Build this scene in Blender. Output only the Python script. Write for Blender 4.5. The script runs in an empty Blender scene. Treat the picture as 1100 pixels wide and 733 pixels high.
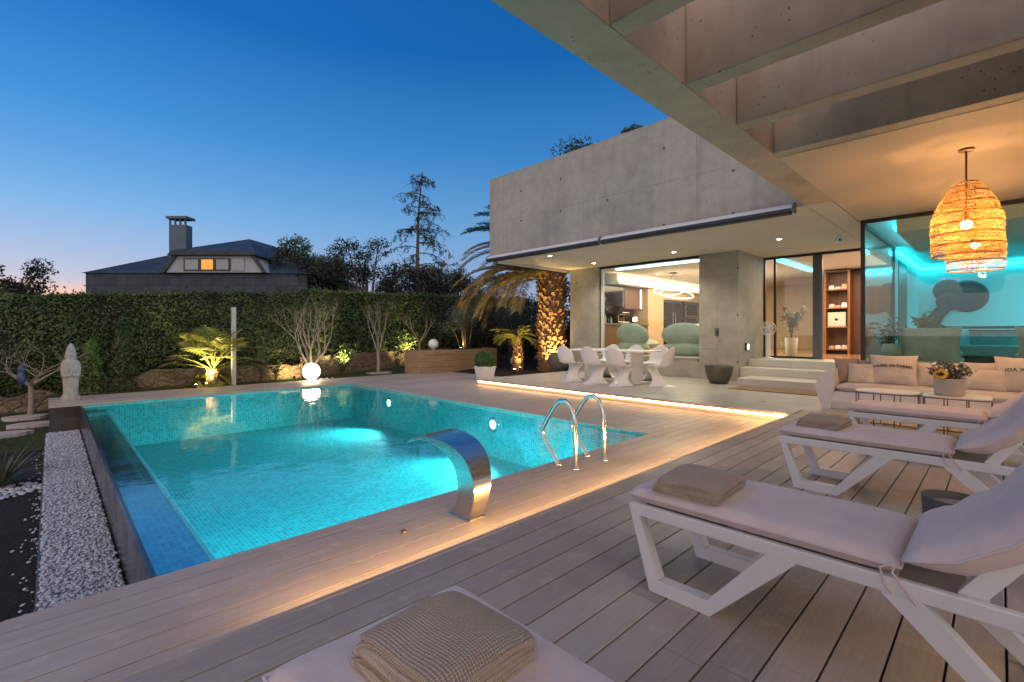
import bpy, math, random
import numpy as np
from mathutils import Vector, Matrix, noise as mnoise

R = math.radians
PI = math.pi
random.seed(7)
rng = np.random.default_rng(11)
sc = bpy.context.scene
COL = sc.collection

# ------------------------------------------------------------------ helpers
class MB:
    """collects geometry that becomes ONE mesh object"""
    def __init__(s):
        s.v = []; s.f = []; s.sm = []
    def add(s, vs, fs, smooth=False):
        o = len(s.v)
        s.v.extend([tuple(p) for p in vs])
        for f in fs:
            s.f.append(tuple(i + o for i in f)); s.sm.append(smooth)
    def box(s, x0, y0, z0, x1, y1, z1, M=None):
        vs = [(x0,y0,z0),(x1,y0,z0),(x1,y1,z0),(x0,y1,z0),(x0,y0,z1),(x1,y0,z1),(x1,y1,z1),(x0,y1,z1)]
        if M is not None: vs = [tuple(M @ Vector(p)) for p in vs]
        s.add(vs, [(3,2,1,0),(4,5,6,7),(0,1,5,4),(1,2,6,5),(2,3,7,6),(3,0,4,7)])
    def bar(s, a, b, w, h, up=(0,0,1)):
        a = Vector(a); b = Vector(b); d = (b-a).normalized(); up = Vector(up)
        if abs(d.dot(up)) > .99: up = Vector((1,0,0))
        sx = d.cross(up).normalized(); uz = sx.cross(d)
        vs = []
        for p in (a, b):
            for i, j in ((-1,-1),(1,-1),(1,1),(-1,1)):
                vs.append(tuple(p + sx*w/2*i + uz*h/2*j))
        s.add(vs, [(0,1,2,3),(7,6,5,4),(0,4,5,1),(1,5,6,2),(2,6,7,3),(3,7,4,0)])
    def prism(s, poly, axis, a, b, smooth=False):
        """poly: 2-D outline; axis x: (y,z), y: (x,z), z: (x,y)"""
        def mk(p, t):
            return (t,p[0],p[1]) if axis == 'x' else ((p[0],t,p[1]) if axis == 'y' else (p[0],p[1],t))
        n = len(poly)
        vs = [mk(p,a) for p in poly] + [mk(p,b) for p in poly]
        s.add(vs, [tuple(range(n))[::-1], tuple(range(n, 2*n))])
        s.add(vs, [(i,(i+1)%n,n+(i+1)%n,n+i) for i in range(n)], smooth)
    def tube(s, pts, rad, n=8, caps=True, smooth=True):
        pts = [Vector(p) for p in pts]; m = len(pts)
        rs = rad if isinstance(rad, (list, tuple)) else [rad]*m
        vs = []; ref = None
        for i, p in enumerate(pts):
            d = (pts[min(i+1,m-1)] - pts[max(i-1,0)])
            d = d.normalized() if d.length > 1e-9 else Vector((0,0,1))
            if ref is None: ref = Vector((0,0,1)) if abs(d.z) < .9 else Vector((1,0,0))
            sx = d.cross(ref)
            if sx.length < 1e-4: sx = d.cross(Vector((0.3,1,0.2)))
            sx.normalize(); uy = sx.cross(d); ref = uy
            for k in range(n):
                t = 2*PI*k/n
                vs.append(tuple(p + (sx*math.cos(t) + uy*math.sin(t))*rs[i]))
        fs = [(i*n+k, i*n+(k+1)%n, (i+1)*n+(k+1)%n, (i+1)*n+k) for i in range(m-1) for k in range(n)]
        s.add(vs, fs, smooth)
        if caps:
            s.add(vs[:n], [tuple(range(n))[::-1]]); s.add(vs[-n:], [tuple(range(n))])
    def lathe(s, prof, n=24, c=(0,0,0), sx=1, sy=1, smooth=True, caps=True):
        vs = []
        for r, z in prof:
            for k in range(n):
                t = 2*PI*k/n
                vs.append((c[0]+r*sx*math.cos(t), c[1]+r*sy*math.sin(t), c[2]+z))
        m = len(prof)
        s.add(vs, [(i*n+k, i*n+(k+1)%n, (i+1)*n+(k+1)%n, (i+1)*n+k) for i in range(m-1) for k in range(n)], smooth)
        if caps:
            if prof[0][0] > 1e-4: s.add(vs[:n], [tuple(range(n))[::-1]])
            if prof[-1][0] > 1e-4: s.add(vs[-n:], [tuple(range(n))])
    def sphere(s, c, r, n=20, m=12, sz=1):
        s.lathe([(max(1e-4, r*math.sin(PI*i/m)), -r*sz*math.cos(PI*i/m)) for i in range(m+1)], n, c)
    def grid(s, fn, nu, nv, smooth=True):
        vs = [fn(i/nu, j/nv) for j in range(nv+1) for i in range(nu+1)]
        w = nu+1
        s.add(vs, [(j*w+i, j*w+i+1, (j+1)*w+i+1, (j+1)*w+i) for j in range(nv) for i in range(nu)], smooth)
    def pillow(s, w, l, t, M, p=2.0, q=.5, nu=14, nv=14, pinch=.06, seed=0, wr=.0, bend=None, round_=False):
        """closed cushion, w along local x, l along local y, thickness t along z"""
        for side in (1, -1):
            def fn(a, b, side=side):
                u = 2*a-1; v = 2*b-1
                u = math.copysign(abs(u)**.8, u); v = math.copysign(abs(v)**.8, v)
                x = w/2*u*(1-pinch*(1-v*v)); y = l/2*v*(1-pinch*(1-u*u))
                if round_: x, y = w/2*u*math.sqrt(1-v*v/2), l/2*v*math.sqrt(1-u*u/2)
                z = side*t/2*max(0, (1-abs(u)**p)*(1-abs(v)**p))**q
                e = (1-u*u)*(1-v*v)
                if wr: z += wr*min(1, e*4)*(mnoise.noise(Vector((x*9+seed*7.1, y*9, side*3.3)))+.6*mnoise.noise(Vector((x*22+seed, y*17, side)))) 
                P = Vector((x,y,z))
                if bend: P = Vector(bend(P))
                return tuple(M @ P)
            k = len(s.f)
            s.grid(fn, nu, nv)
            if side < 0:
                for i in range(k, len(s.f)): s.f[i] = s.f[i][::-1]
    def build(s, name, mat, parent=None, world=False, bevel=0, seg=2):
        me = bpy.data.meshes.new(name)
        me.from_pydata(s.v, [], s.f)
        me.polygons.foreach_set('use_smooth', s.sm)
        me.update()
        return link(me, name, mat, parent, world, bevel, seg)

def wloc(o):
    p = Vector((0,0,0))
    while o is not None:
        p += o.location; o = o.parent
    return p

def link(me, name, mat, parent=None, world=False, bevel=0, seg=2):
    o = bpy.data.objects.new(name, me); COL.objects.link(o)
    if mat: me.materials.append(mat)
    if parent is not None:
        o.parent = parent
        if world: o.location = -wloc(parent)
    if bevel:
        b = o.modifiers.new('bevel', 'BEVEL'); b.width = bevel; b.segments = seg; b.limit_method = 'ANGLE'; b.angle_limit = R(40)
        if seg > 1: b.harden_normals = False
    return o

def tag(o, label=None, cat=None, group=None, kind=None):
    if label: o['label'] = label
    if cat: o['category'] = cat
    if group: o['group'] = group
    if kind: o['kind'] = kind
    return o

def thing(name, label, cat, loc=(0,0,0), rz=0, group=None):
    o = bpy.data.objects.new(name, None); COL.objects.link(o)
    o.empty_display_size = .1
    o.location = loc; o.rotation_euler = (0,0,rz)
    return tag(o, label, cat, group)

def dup(root, loc, rz=0, label=None):
    def cp(o, par):
        c = o.copy(); COL.objects.link(c)
        if par is not None: c.parent = par
        for ch in list(o.children): cp(ch, c)
        return c
    r = cp(root, None); r.location = loc; r.rotation_euler = (0,0,rz)
    if label: r['label'] = label
    return r

def leaves(name, mat, C, size, aspect=.5, nrm=None, spread=1.0, parent=None, world=False, tip=None):
    """one mesh of rhombic leaves at the points C (N,3); size scalar or (N,)"""
    C = np.asarray(C, float); n = len(C)
    D = rng.normal(size=(n,3))
    if nrm is not None: D = D*spread + np.asarray(nrm)
    D /= np.linalg.norm(D, axis=1, keepdims=True) + 1e-9
    A = rng.normal(size=(n,3))
    if tip is not None: A = A*.5 + np.asarray(tip)
    A -= D*np.sum(A*D, axis=1, keepdims=True); A /= np.linalg.norm(A, axis=1, keepdims=True) + 1e-9
    B = np.cross(D, A)
    s = (np.ones(n)*size*rng.uniform(.6, 1.35, n))[:,None]
    V = np.stack([C - A*s, C + B*s*aspect - A*s*.1 + D*s*.12, C + A*s, C - B*s*aspect - A*s*.1 + D*s*.12], axis=1).reshape(-1,3)
    F = np.arange(4*n, dtype=np.int32)
    me = bpy.data.meshes.new(name)
    me.vertices.add(4*n); me.vertices.foreach_set('co', V.ravel())
    me.loops.add(4*n); me.loops.foreach_set('vertex_index', F)
    me.polygons.add(n); me.polygons.foreach_set('loop_start', np.arange(0,4*n,4,dtype=np.int32))
    me.update(calc_edges=True); me.validate()
    return link(me, name, mat, parent, world)

def blob_pts(n, c, r, shell=.6):
    d = rng.normal(size=(n,3)); d /= np.linalg.norm(d, axis=1, keepdims=True)
    rad = (shell + (1-shell)*rng.random(n))[:,None]
    return np.asarray(c) + d*rad*np.asarray(r), d

# ------------------------------------------------------------------ materials
MATS = {}
def newmat(name):
    m = bpy.data.materials.new(name); m.use_nodes = True
    nt = m.node_tree
    return m, nt.nodes, nt.links, nt.nodes['Principled BSDF']

class NG:
    """small node-graph shorthand"""
    def __init__(s, m): s.nt = m.node_tree; s.N = s.nt.nodes; s.L = s.nt.links
    def n(s, t, **k):
        x = s.N.new('ShaderNode'+t)
        for a, b in k.items(): setattr(x, a, b)
        return x
    def c(s, a, b): s.L.new(a, b)
    def val(s, x, sock):
        if isinstance(x, (int, float)): sock.default_value = x
        elif isinstance(x, tuple): sock.default_value = x
        else: s.c(x, sock)
    def math(s, op, a, b=0, clamp=False):
        m = s.n('Math', operation=op); m.use_clamp = clamp
        s.val(a, m.inputs[0]); s.val(b, m.inputs[1]); return m.outputs[0]
    def coords(s, scale=(1,1,1), kind='Object', rot=(0,0,0)):
        t = s.n('TexCoord'); mp = s.n('Mapping')
        mp.inputs['Scale'].default_value = scale; mp.inputs['Rotation'].default_value = rot
        s.c(t.outputs[kind], mp.inputs['Vector']); return mp.outputs[0]
    def noise(s, vec, scale, detail=4, rough=.55):
        x = s.n('TexNoise'); x.inputs['Scale'].default_value = scale; x.inputs['Detail'].default_value = detail
        x.inputs['Roughness'].default_value = rough
        s.c(vec, x.inputs['Vector']); return x.outputs['Fac']
    def ramp(s, fac, stops):
        r = s.n('ValToRGB'); e = r.color_ramp.elements
        while len(e) < len(stops): e.new(.5)
        for i, (p, col) in enumerate(stops):
            e[i].position = p; e[i].color = (col[0],col[1],col[2],1) if not isinstance(col,(int,float)) else (col,col,col,1)
        s.c(fac, r.inputs[0]); return r.outputs[0]
    def mix(s, fac, a, b, mode='MIX'):
        m = s.n('Mix', data_type='RGBA', blend_type=mode)
        s.val(fac, m.inputs[0])
        for x, i in ((a,6),(b,7)):
            if isinstance(x, tuple): m.inputs[i].default_value = (x[0],x[1],x[2],1)
            else: s.c(x, m.inputs[i])
        return m.outputs[2]
    def bump(s, h, strength, dist, bs, prev=None):
        b = s.n('Bump'); b.inputs['Strength'].default_value = strength; b.inputs['Distance'].default_value = dist
        s.c(h, b.inputs['Height'])
        if prev: s.c(prev, b.inputs['Normal'])
        if bs: s.c(b.outputs[0], bs.inputs['Normal'])
        return b.outputs[0]

def mul(c, k): return tuple(min(1, x*k) for x in c)

def basic(name, col, rough=.6, metal=0, var=.15, scale=6, bump=0, bscale=40, bdist=.003, spec=None, stretch=(1,1,1)):
    m, N, L, b = newmat(name); g = NG(m)
    v = g.coords(stretch)
    f = g.noise(v, scale)
    c = g.ramp(f, [(.25, mul(col, 1-var)), (.75, mul(col, 1+var))])
    g.c(c, b.inputs['Base Color'])
    b.inputs['Roughness'].default_value = rough; b.inputs['Metallic'].default_value = metal
    if spec is not None: b.inputs['Specular IOR Level'].default_value = spec
    r2 = g.ramp(g.noise(v, scale*2.3), [(.2, max(.02, rough-.08)), (.8, min(1, rough+.08))])
    g.c(r2, b.inputs['Roughness'])
    if bump: g.bump(g.noise(v, bscale, 3), bump, bdist, b)
    return m

def emit(name, col, strength):
    m, N, L, b = newmat(name)
    b.inputs['Base Color'].default_value = (.8,.8,.8,1)
    b.inputs['Emission Color'].default_value = (*col,1); b.inputs['Emission Strength'].default_value = strength
    return m

def glass(name, tint=(1,1,1), f0=.04, rough=0.0):
    m, N, L, b = newmat(name); g = NG(m)
    N.remove(b)
    tr = g.n('BsdfTransparent'); tr.inputs[0].default_value = (*tint,1)
    gl = g.n('BsdfGlossy'); gl.inputs['Roughness'].default_value = rough
    lw = g.n('LayerWeight'); lw.inputs[0].default_value = .5
    f = g.math('ADD', g.math('MULTIPLY', g.math('POWER', lw.outputs['Facing'], 5), 1-f0), f0)
    mx = g.n('MixShader'); g.c(f, mx.inputs[0]); g.c(tr.outputs[0], mx.inputs[1]); g.c(gl.outputs[0], mx.inputs[2])
    g.c(mx.outputs[0], N['Material Output'].inputs[0])
    return m

def concrete(name, col, axis=None, pits=.5, hole=(1.25,.72), lines=True, stain=.35):
    """cast concrete; axis = normal of the formwork face that carries panel joints and tie holes"""
    m, N, L, b = newmat(name); g = NG(m)
    v = g.coords()
    big = g.noise(v, .9, 6, .62); mid = g.noise(v, 5, 5, .6); fine = g.noise(v, 60, 3)
    streak = g.noise(g.coords((2.2,2.2,.22)), 1.6, 5, .6)
    c = g.ramp(big, [(.3, mul(col,.72)), (.5, col), (.72, mul(col,1.18))])
    c = g.mix(g.math('MULTIPLY', g.ramp(streak, [(.5,0),(.75,1)]), stain), c, mul(col,.55))
    drip = g.noise(g.coords((5,5,.12)), 1.3, 4, .6)
    c = g.mix(g.math('MULTIPLY', g.ramp(drip, [(.56,0),(.70,1)]), stain*.8), c, mul(col,.45))
    c = g.mix(.35, c, g.ramp(mid, [(.3, mul(col,.6)), (.7, mul(col,1.25))]))
    vo = g.n('TexVoronoi'); vo.inputs['Scale'].default_value = 16; g.c(v, vo.inputs['Vector'])
    pit = g.math('MULTIPLY', g.math('LESS_THAN', vo.outputs['Distance'], .13), g.math('GREATER_THAN', g.noise(v, 2.6), .52))
    c = g.mix(g.math('MULTIPLY', pit, pits), c, mul(col,.22))
    h = g.math('ADD', g.math('MULTIPLY', fine, .3), g.math('MULTIPLY', mid, .5))
    h = g.math('SUBTRACT', h, pit)
    if axis:
        sep = g.n('SeparateXYZ'); g.c(v, sep.inputs[0])
        u = sep.outputs['Y' if axis == 'x' else 'X']; w = sep.outputs['Z']
        fu = g.math('SUBTRACT', g.math('FRACT', g.math('DIVIDE', u, hole[0])), .5)
        fw = g.math('SUBTRACT', g.math('FRACT', g.math('DIVIDE', g.math('ADD', w, .1), hole[1])), .5)
        du = g.math('MULTIPLY', fu, hole[0]); dw = g.math('MULTIPLY', fw, hole[1])
        d = g.math('SQRT', g.math('ADD', g.math('MULTIPLY', du, du), g.math('MULTIPLY', dw, dw)))
        hl = g.math('LESS_THAN', d, .028)
        geo = g.n('NewGeometry'); sn = g.n('SeparateXYZ'); g.c(geo.outputs['True Normal'], sn.inputs[0])
        onf = g.math('GREATER_THAN', g.math('ABSOLUTE', sn.outputs['X' if axis == 'x' else 'Y']), .6)
        hl = g.math('MULTIPLY', g.math('MULTIPLY', hl, onf), g.math('GREATER_THAN', g.noise(g.coords((1,1,1)), .7, 1), .47))
        c = g.mix(g.math('MULTIPLY', hl, .85), c, mul(col,.15))
        if lines:
            jl = g.math('LESS_THAN', g.math('ABSOLUTE', g.math('SUBTRACT', g.math('FRACT', g.math('DIVIDE', u, hole[0]*2)), .5)), .0035)
            jw = g.math('LESS_THAN', g.math('ABSOLUTE', g.math('SUBTRACT', g.math('FRACT', g.math('DIVIDE', w, hole[1]*1.6)), .42)), .006)
            j = g.math('MULTIPLY', g.math('MULTIPLY', g.math('MAXIMUM', jl, jw), onf), g.ramp(g.noise(v, 1.3), [(.36,.15),(.6,.6)]))
            c = g.mix(j, c, mul(col,.5))
        h = g.math('SUBTRACT', h, g.math('MULTIPLY', hl, 2))
    g.c(c, b.inputs['Base Color'])
    g.c(g.ramp(mid, [(.2,.62),(.8,.85)]), b.inputs['Roughness'])
    g.bump(h, .45, .006, b)
    return m

def planks(name, col, pitch, y0, rough=.55, var=.18):
    m, N, L, b = newmat(name); g = NG(m)
    v = g.coords()
    sep = g.n('SeparateXYZ'); g.c(v, sep.inputs[0])
    idx = g.math('FLOOR', g.math('DIVIDE', g.math('SUBTRACT', sep.outputs['Y'], y0), pitch))
    xi = g.math('FLOOR', g.math('DIVIDE', g.math('ADD', sep.outputs['X'], g.math('MULTIPLY', idx, 1.37)), 2.6))
    cmb = g.n('CombineXYZ'); g.c(idx, cmb.inputs[0]); g.c(xi, cmb.inputs[1])
    wn = g.n('TexWhiteNoise', noise_dimensions='3D'); g.c(cmb.outputs[0], wn.inputs['Vector'])
    c = g.ramp(wn.outputs['Value'], [(0, mul(col,1-var)), (1, mul(col,1+var))])
    grain = g.noise(g.coords((1.5,55,20)), 1.4, 5, .6)
    c = g.mix(.28, c, g.ramp(grain, [(.3, mul(col,.62)), (.7, mul(col,1.3))]))
    dirt = g.noise(v, 1.1, 5, .6)
    c = g.mix(g.math('MULTIPLY', g.ramp(dirt, [(.45,0),(.75,1)]), .45), c, mul(col,.55))
    sp_ = g.noise(v, 7, 6, .7); c = g.mix(g.math('MULTIPLY', g.ramp(sp_, [(.56,0),(.7,1)]), .4), c, mul(col,1.5))
    g.c(c, b.inputs['Base Color'])
    g.c(g.ramp(dirt, [(.25, rough-.15), (.75, rough+.12)]), b.inputs['Roughness'])
    g.bump(grain, .25, .002, b)
    return m

def foliage(name, col, var=.5, scale=1.5, rough=.5, tr=.25):
    m, N, L, b = newmat(name); g = NG(m)
    geo = g.n('NewGeometry')
    v = g.coords()
    f = g.noise(v, scale, 3); f2 = g.noise(v, 23, 2)
    c = g.ramp(g.math('ADD', g.math('MULTIPLY', f, .55), g.math('MULTIPLY', f2, .45)),
               [(.32, mul(col,1-var)), (.5, col), (.68, (min(1,col[0]*(1+var*1.5)), min(1,col[1]*(1+var)), col[2]))])
    g.c(c, b.inputs['Base Color']); b.inputs['Roughness'].default_value = rough
    t = g.n('BsdfTranslucent'); g.c(c, t.inputs[0])
    mx = g.n('MixShader'); mx.inputs[0].default_value = tr
    g.c(b.outputs[0], mx.inputs[1]); g.c(t.outputs[0], mx.inputs[2])
    g.c(mx.outputs[0], N['Material Output'].inputs[0])
    return m

def tiles(name, plane, size, col, grout, rough=.25, var=.3, mort=.06, bw=None):
    m, N, L, b = newmat(name); g = NG(m)
    v = g.coords(); sep = g.n('SeparateXYZ'); g.c(v, sep.inputs[0])
    cmb = g.n('CombineXYZ'); g.c(sep.outputs[plane[0]], cmb.inputs[0]); g.c(sep.outputs[plane[1]], cmb.inputs[1])
    br = g.n('TexBrick'); br.offset = 0
    br.inputs['Scale'].default_value = 1/size; br.inputs['Brick Width'].default_value = bw or 1; br.inputs['Row Height'].default_value = 1
    br.inputs['Mortar Size'].default_value = mort/2; br.inputs['Mortar Smooth'].default_value = .2; br.inputs['Bias'].default_value = 0
    g.c(cmb.outputs[0], br.inputs['Vector'])
    br.inputs['Color1'].default_value = (*mul(col,1-var),1); br.inputs['Color2'].default_value = (*mul(col,1+var),1)
    br.inputs['Mortar'].default_value = (*grout,1)
    c = g.mix(.25, br.outputs['Color'], g.ramp(g.noise(v, 1.5, 4), [(.3, mul(col,.7)), (.7, mul(col,1.25))]))
    g.c(c, b.inputs['Base Color'])
    b.inputs['Roughness'].default_value = rough
    g.c(g.ramp(g.noise(v, 3.1, 4), [(.25, max(.03,rough-.12)), (.8, rough+.15)]), b.inputs['Roughness'])
    g.bump(br.outputs['Fac'], -.3, .002, b)
    return m

def wood(name, col, axis='y', rough=.45, board=.12, var=.25):
    m, N, L, b = newmat(name); g = NG(m)
    st = {'x':(1,14,14),'y':(14,1,14),'z':(14,14,1)}[axis]
    gr = g.noise(g.coords(st), 1.2, 5, .65)
    c = g.ramp(gr, [(.3, mul(col,1-var*1.6)), (.55, col), (.75, mul(col,1+var))])
    g.c(c, b.inputs['Base Color']); b.inputs['Roughness'].default_value = rough
    g.bump(gr, .15, .002, b)
    return m

def fabric(name, col, rough=.85, weave=350, var=.08, bump=.25):
    m, N, L, b = newmat(name); g = NG(m)
    v = g.coords()
    c = g.ramp(g.noise(v, 5, 5), [(.3, mul(col,1-var)), (.7, mul(col,1+var))])
    g.c(c, b.inputs['Base Color']); b.inputs['Roughness'].default_value = rough
    b.inputs['Sheen Weight'].default_value = .15
    n1 = g.noise(v, weave, 2); n2 = g.noise(v, 14, 4)
    n3 = g.noise(g.coords((3,9,5)), 2.2, 3, .5)
    g.bump(g.math('ADD', g.math('ADD', g.math('MULTIPLY', n1, .25), n2), g.math('MULTIPLY', n3, 2.2)), bump*1.5, .008, b)
    return m

M = {}
M['conc'] = concrete('board_concrete', (.33,.31,.29))
M['conc_x'] = concrete('panel_concrete', (.37,.345,.31), 'x', stain=.4)
M['conc_beam'] = concrete('beam_concrete', (.46,.38,.30), None, pits=.8)
M['conc_pier'] = concrete('pier_concrete', (.40,.38,.34), 'x', pits=.35, hole=(.95,1.1), stain=.2)
M['soffit'] = basic('plaster_soffit', (.62,.58,.52), .8, var=.06, scale=1.5, bump=.1, bscale=30)
M['ceil_warm'] = basic('canopy_plaster', (.58,.47,.36), .75, var=.08, scale=1.2, bump=.12, bscale=22)
M['deck'] = planks('deck_planks', (.43,.355,.285), .146, -6.0, .5, .26)
M['coping'] = planks('coping_planks', (.44,.375,.31), .152, 2.09, .5, .1)
M['gap'] = basic('deck_shadow_gap', (.015,.014,.013), .95)
M['terrace'] = tiles('terrace_tile', 'XY', .9, (.46,.44,.39), (.3,.28,.25), .36, .04, .008)
M['step'] = basic('step_stone', (.55,.52,.47), .5, var=.06, scale=3, bump=.1)
M['pool_floor'] = tiles('pool_mosaic_floor', 'XY', .040, (.010,.36,.40), (.18,.68,.68), .65, .42, .13)
M['pool_wx'] = tiles('pool_mosaic_side', 'YZ', .040, (.010,.36,.40), (.18,.68,.68), .65, .42, .13)
M['pool_wy'] = tiles('pool_mosaic_end', 'XZ', .040, (.010,.36,.40), (.18,.68,.68), .65, .42, .13)
M['ledge_tile'] = tiles('ledge_mosaic', 'XY', .040, (.42,.47,.52), (.55,.74,.78), .12, .3, .13)
M['ledge_tile'].node_tree.nodes['Principled BSDF'].inputs['Metallic'].default_value = .8
M['edge_tile'] = basic('pale_edge_tile', (.30,.80,.80), .3, var=.1)  # pale tone stands in for light on the ledge edge
M['dark_tile'] = tiles('dark_slate_tile', 'YZ', .6, (.035,.037,.042), (.012,.012,.014), .22, .2, .012)
M['dark_tile_y'] = tiles('dark_slate_tile_end', 'XZ', .33, (.06,.052,.05), (.015,.014,.014), .3, .25, .02)
M['soil'] = basic('dark_mulch', (.011,.008,.007), .95, var=.6, scale=18, bump=1, bscale=45, bdist=.03)
M['grass_base'] = basic('lawn_soil', (.03,.05,.014), .9, var=.35, scale=9, bump=.8, bscale=90, bdist=.02)
M['pebble'] = basic('white_pebbles', (.42,.46,.52), .6, var=.38, scale=38)
M['white_stone'] = basic('pale_stone', (.40,.39,.37), .7, var=.12, scale=8, bump=.3)
M['stone_wall'] = None
M['white_metal'] = basic('white_resin', (.72,.72,.72), .42, var=.03, scale=3)
M['chair'] = basic('white_moulded_plastic', (.74,.73,.72), .3, var=.02, scale=2)
M['cushion'] = fabric('lilac_cushion_fabric', (.66,.555,.53))
M['towel'] = None
M['steel'] = basic('brushed_steel', (.62,.58,.53), .24, 1, var=.08, scale=2, stretch=(1,1,40), bump=.04, bscale=60, bdist=.001)
M['chrome'] = basic('polished_steel', (.72,.70,.68), .12, 1, var=.04, scale=3)
M['frame'] = basic('anthracite_aluminium', (.028,.03,.032), .4, .3, var=.1)
M['frame_grey'] = basic('grey_aluminium', (.12,.125,.13), .42, .3, var=.08)
M['glass'] = glass('window_glass', (.93,.97,.96), .045)
M['glass_teal'] = glass('living_room_glass', (.88,.97,.97), .042)
M['awn_white'] = basic('awning_cassette_white', (.62,.62,.64), .4, var=.05)
M['awn_dark'] = basic('awning_bar_dark', (.03,.035,.045), .4, .2, var=.1)
M['slate'] = tiles('roof_slate', 'XZ', .45, (.020,.037,.062), (.005,.009,.016), .6, .45, .10, bw=1.3)
M['neigh_white'] = basic('neighbour_render', (.30,.34,.39), .8, var=.07)
M['chim'] = basic('chimney_render', (.075,.125,.175), .8, var=.12, scale=2)
M['black'] = basic('black_plastic', (.015,.015,.016), .45, var=.1)
M['white'] = basic('white_plastic', (.75,.75,.74), .35, var=.03)
M['dark_pot'] = basic('dark_ceramic', (.09,.085,.07), .5, var=.3, scale=7, bump=.3, bscale=30)
M['pot_grey'] = basic('grey_ceramic', (.11,.10,.085), .8, var=.2, scale=9, bump=.2)
M['sand'] = basic('ash_sand', (.33,.29,.2), .95, var=.35, scale=60, bump=.8, bscale=150)
M['white_pot'] = basic('white_pot', (.66,.65,.64), .5, var=.03)
M['statue'] = basic('carved_stone', (.33,.30,.275), .85, var=.22, scale=9, bump=.5, bscale=35, bdist=.01)
M['bark'] = basic('bark', (.10,.075,.055), .9, var=.4, scale=12, bump=.8, bscale=40, bdist=.01)
M['bark_pale'] = basic('pale_bark', (.27,.22,.175), .85, var=.3, scale=12, bump=.5, bscale=50, bdist=.005)
M['palm_trunk'] = basic('palm_boot_trunk', (.32,.19,.10), .85, var=.5, scale=14, bump=.8, bscale=50, bdist=.01)
M['rattan'] = None
M['hedge'] = foliage('hedge_leaf', (.072,.108,.040), .62, .8)
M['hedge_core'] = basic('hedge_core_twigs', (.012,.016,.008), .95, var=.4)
M['dark_leaf'] = foliage('tree_leaf_dark', (.028,.04,.024), .5, .6)
M['mid_leaf'] = foliage('tree_leaf_mid', (.05,.085,.03), .5, .8)
M['olive_leaf'] = foliage('olive_leaf', (.12,.14,.11), .4, 1.2)
M['box_leaf'] = foliage('box_leaf', (.06,.13,.03), .5, 5)
M['palm_leaf'] = foliage('palm_leaf', (.20,.155,.05), .45, 2)  # golden lamp light put into the colour of the lower fronds
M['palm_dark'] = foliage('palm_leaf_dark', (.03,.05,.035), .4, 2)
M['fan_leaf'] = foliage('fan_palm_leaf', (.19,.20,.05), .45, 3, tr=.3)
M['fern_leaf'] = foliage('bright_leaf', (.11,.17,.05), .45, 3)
M['grass'] = foliage('grass_blade', (.06,.10,.022), .4, 3)
M['agave'] = foliage('spiky_leaf', (.10,.14,.075), .35, 6, tr=.1)
M['blue'] = basic('blue_glaze', (.035,.055,.15), .3, var=.3, scale=14)
M['planter_wood'] = wood('planter_boards', (.36,.25,.16), 'x', .5)
M['mat_brown'] = fabric('coir_mat', (.24,.145,.055), .95, 120, .25, .8)
M['cream'] = fabric('cream_cushion', (.62,.55,.47))
M['taupe'] = fabric('taupe_cushion', (.33,.265,.22))
M['sofa_shell'] = basic('white_sofa_shell', (.70,.67,.64), .5, var=.03)
M['sofa_seat'] = fabric('sofa_seat_fabric', (.60,.55,.51))
M['ink'] = basic('black_print', (.03,.025,.025), .8)
M['sage'] = fabric('sage_upholstery', (.37,.42,.34), .8, 200)
M['piping'] = fabric('pale_piping', (.6,.58,.48), .8, 200)
M['room_white'] = basic('room_plaster', (.68,.67,.65), .8, var=.03, scale=2)
M['room_tan'] = basic('tan_lacquer', (.52,.38,.25), .4, var=.05)
M['room_brown'] = wood('brown_veneer', (.17,.095,.055), 'z', .4)
M['shelf_wood'] = wood('walnut_shelf', (.26,.115,.05), 'z', .35)
M['room_floor'] = wood('oak_floor', (.30,.17,.085), 'x', .18)
M['stone_floor'] = basic('pale_indoor_floor', (.42,.40,.37), .18, var=.06)
M['worktop'] = basic('grey_worktop', (.16,.16,.15), .3, var=.2)
M['mirror_dark'] = basic('dark_oven_glass', (.02,.02,.022), .06, var=.1)
M['fridge'] = basic('steel_fridge', (.34,.34,.35), .25, .9, var=.06)
M['teal_dark'] = basic('dark_wall_art', (.02,.06,.065), .5, var=.25)
M['screen_print'] = basic('pale_art_panel', (.45,.55,.45), .5, var=.1)
M['planter_cyl'] = basic('grey_cream_pot', (.52,.47,.40), .6, var=.06)
M['petal'] = basic('yellow_petal', (.78,.45,.03), .6, var=.15, scale=40)
M['seed'] = basic('dark_seed_head', (.035,.015,.008), .9)
M['brass'] = basic('dark_brass', (.16,.09,.04), .4, .7)
M['led'] = emit('warm_led', (1,.52,.19), 11)
M['led_deck'] = emit('warm_deck_led', (1,.55,.20), 140)
M['bulb'] = emit('warm_bulb', (1,.60,.24), 120)
M['globe'] = emit('globe_lamp_glow', (1,.80,.48), 7)
M['down'] = emit('downlight_lens', (1,.86,.64), 45)
M['cove'] = emit('warm_cove_led', (1,.70,.40), 1.8)
M['cyan'] = emit('cyan_cove_led', (.02,.80,1), 5)
M['cyan_white'] = emit('pale_cyan_led', (.25,.9,1), 7)
M['ring'] = emit('ring_lamp_glow', (1,.74,.44), 2.6)
M['poollamp'] = emit('pool_lamp_lens', (.62,.98,1), 7)
M['spot_lens'] = emit('garden_lamp_lens', (1,.72,.28), 60)
M['win_lit'] = emit('lit_window', (1,.40,.05), .62); M['win_lit'].node_tree.nodes['Principled BSDF'].inputs['Base Color'].default_value = (.05,.04,.03,1)
M['white_lit'] = emit('wall_lamp_lens', (1,.9,.75), 14)

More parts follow.
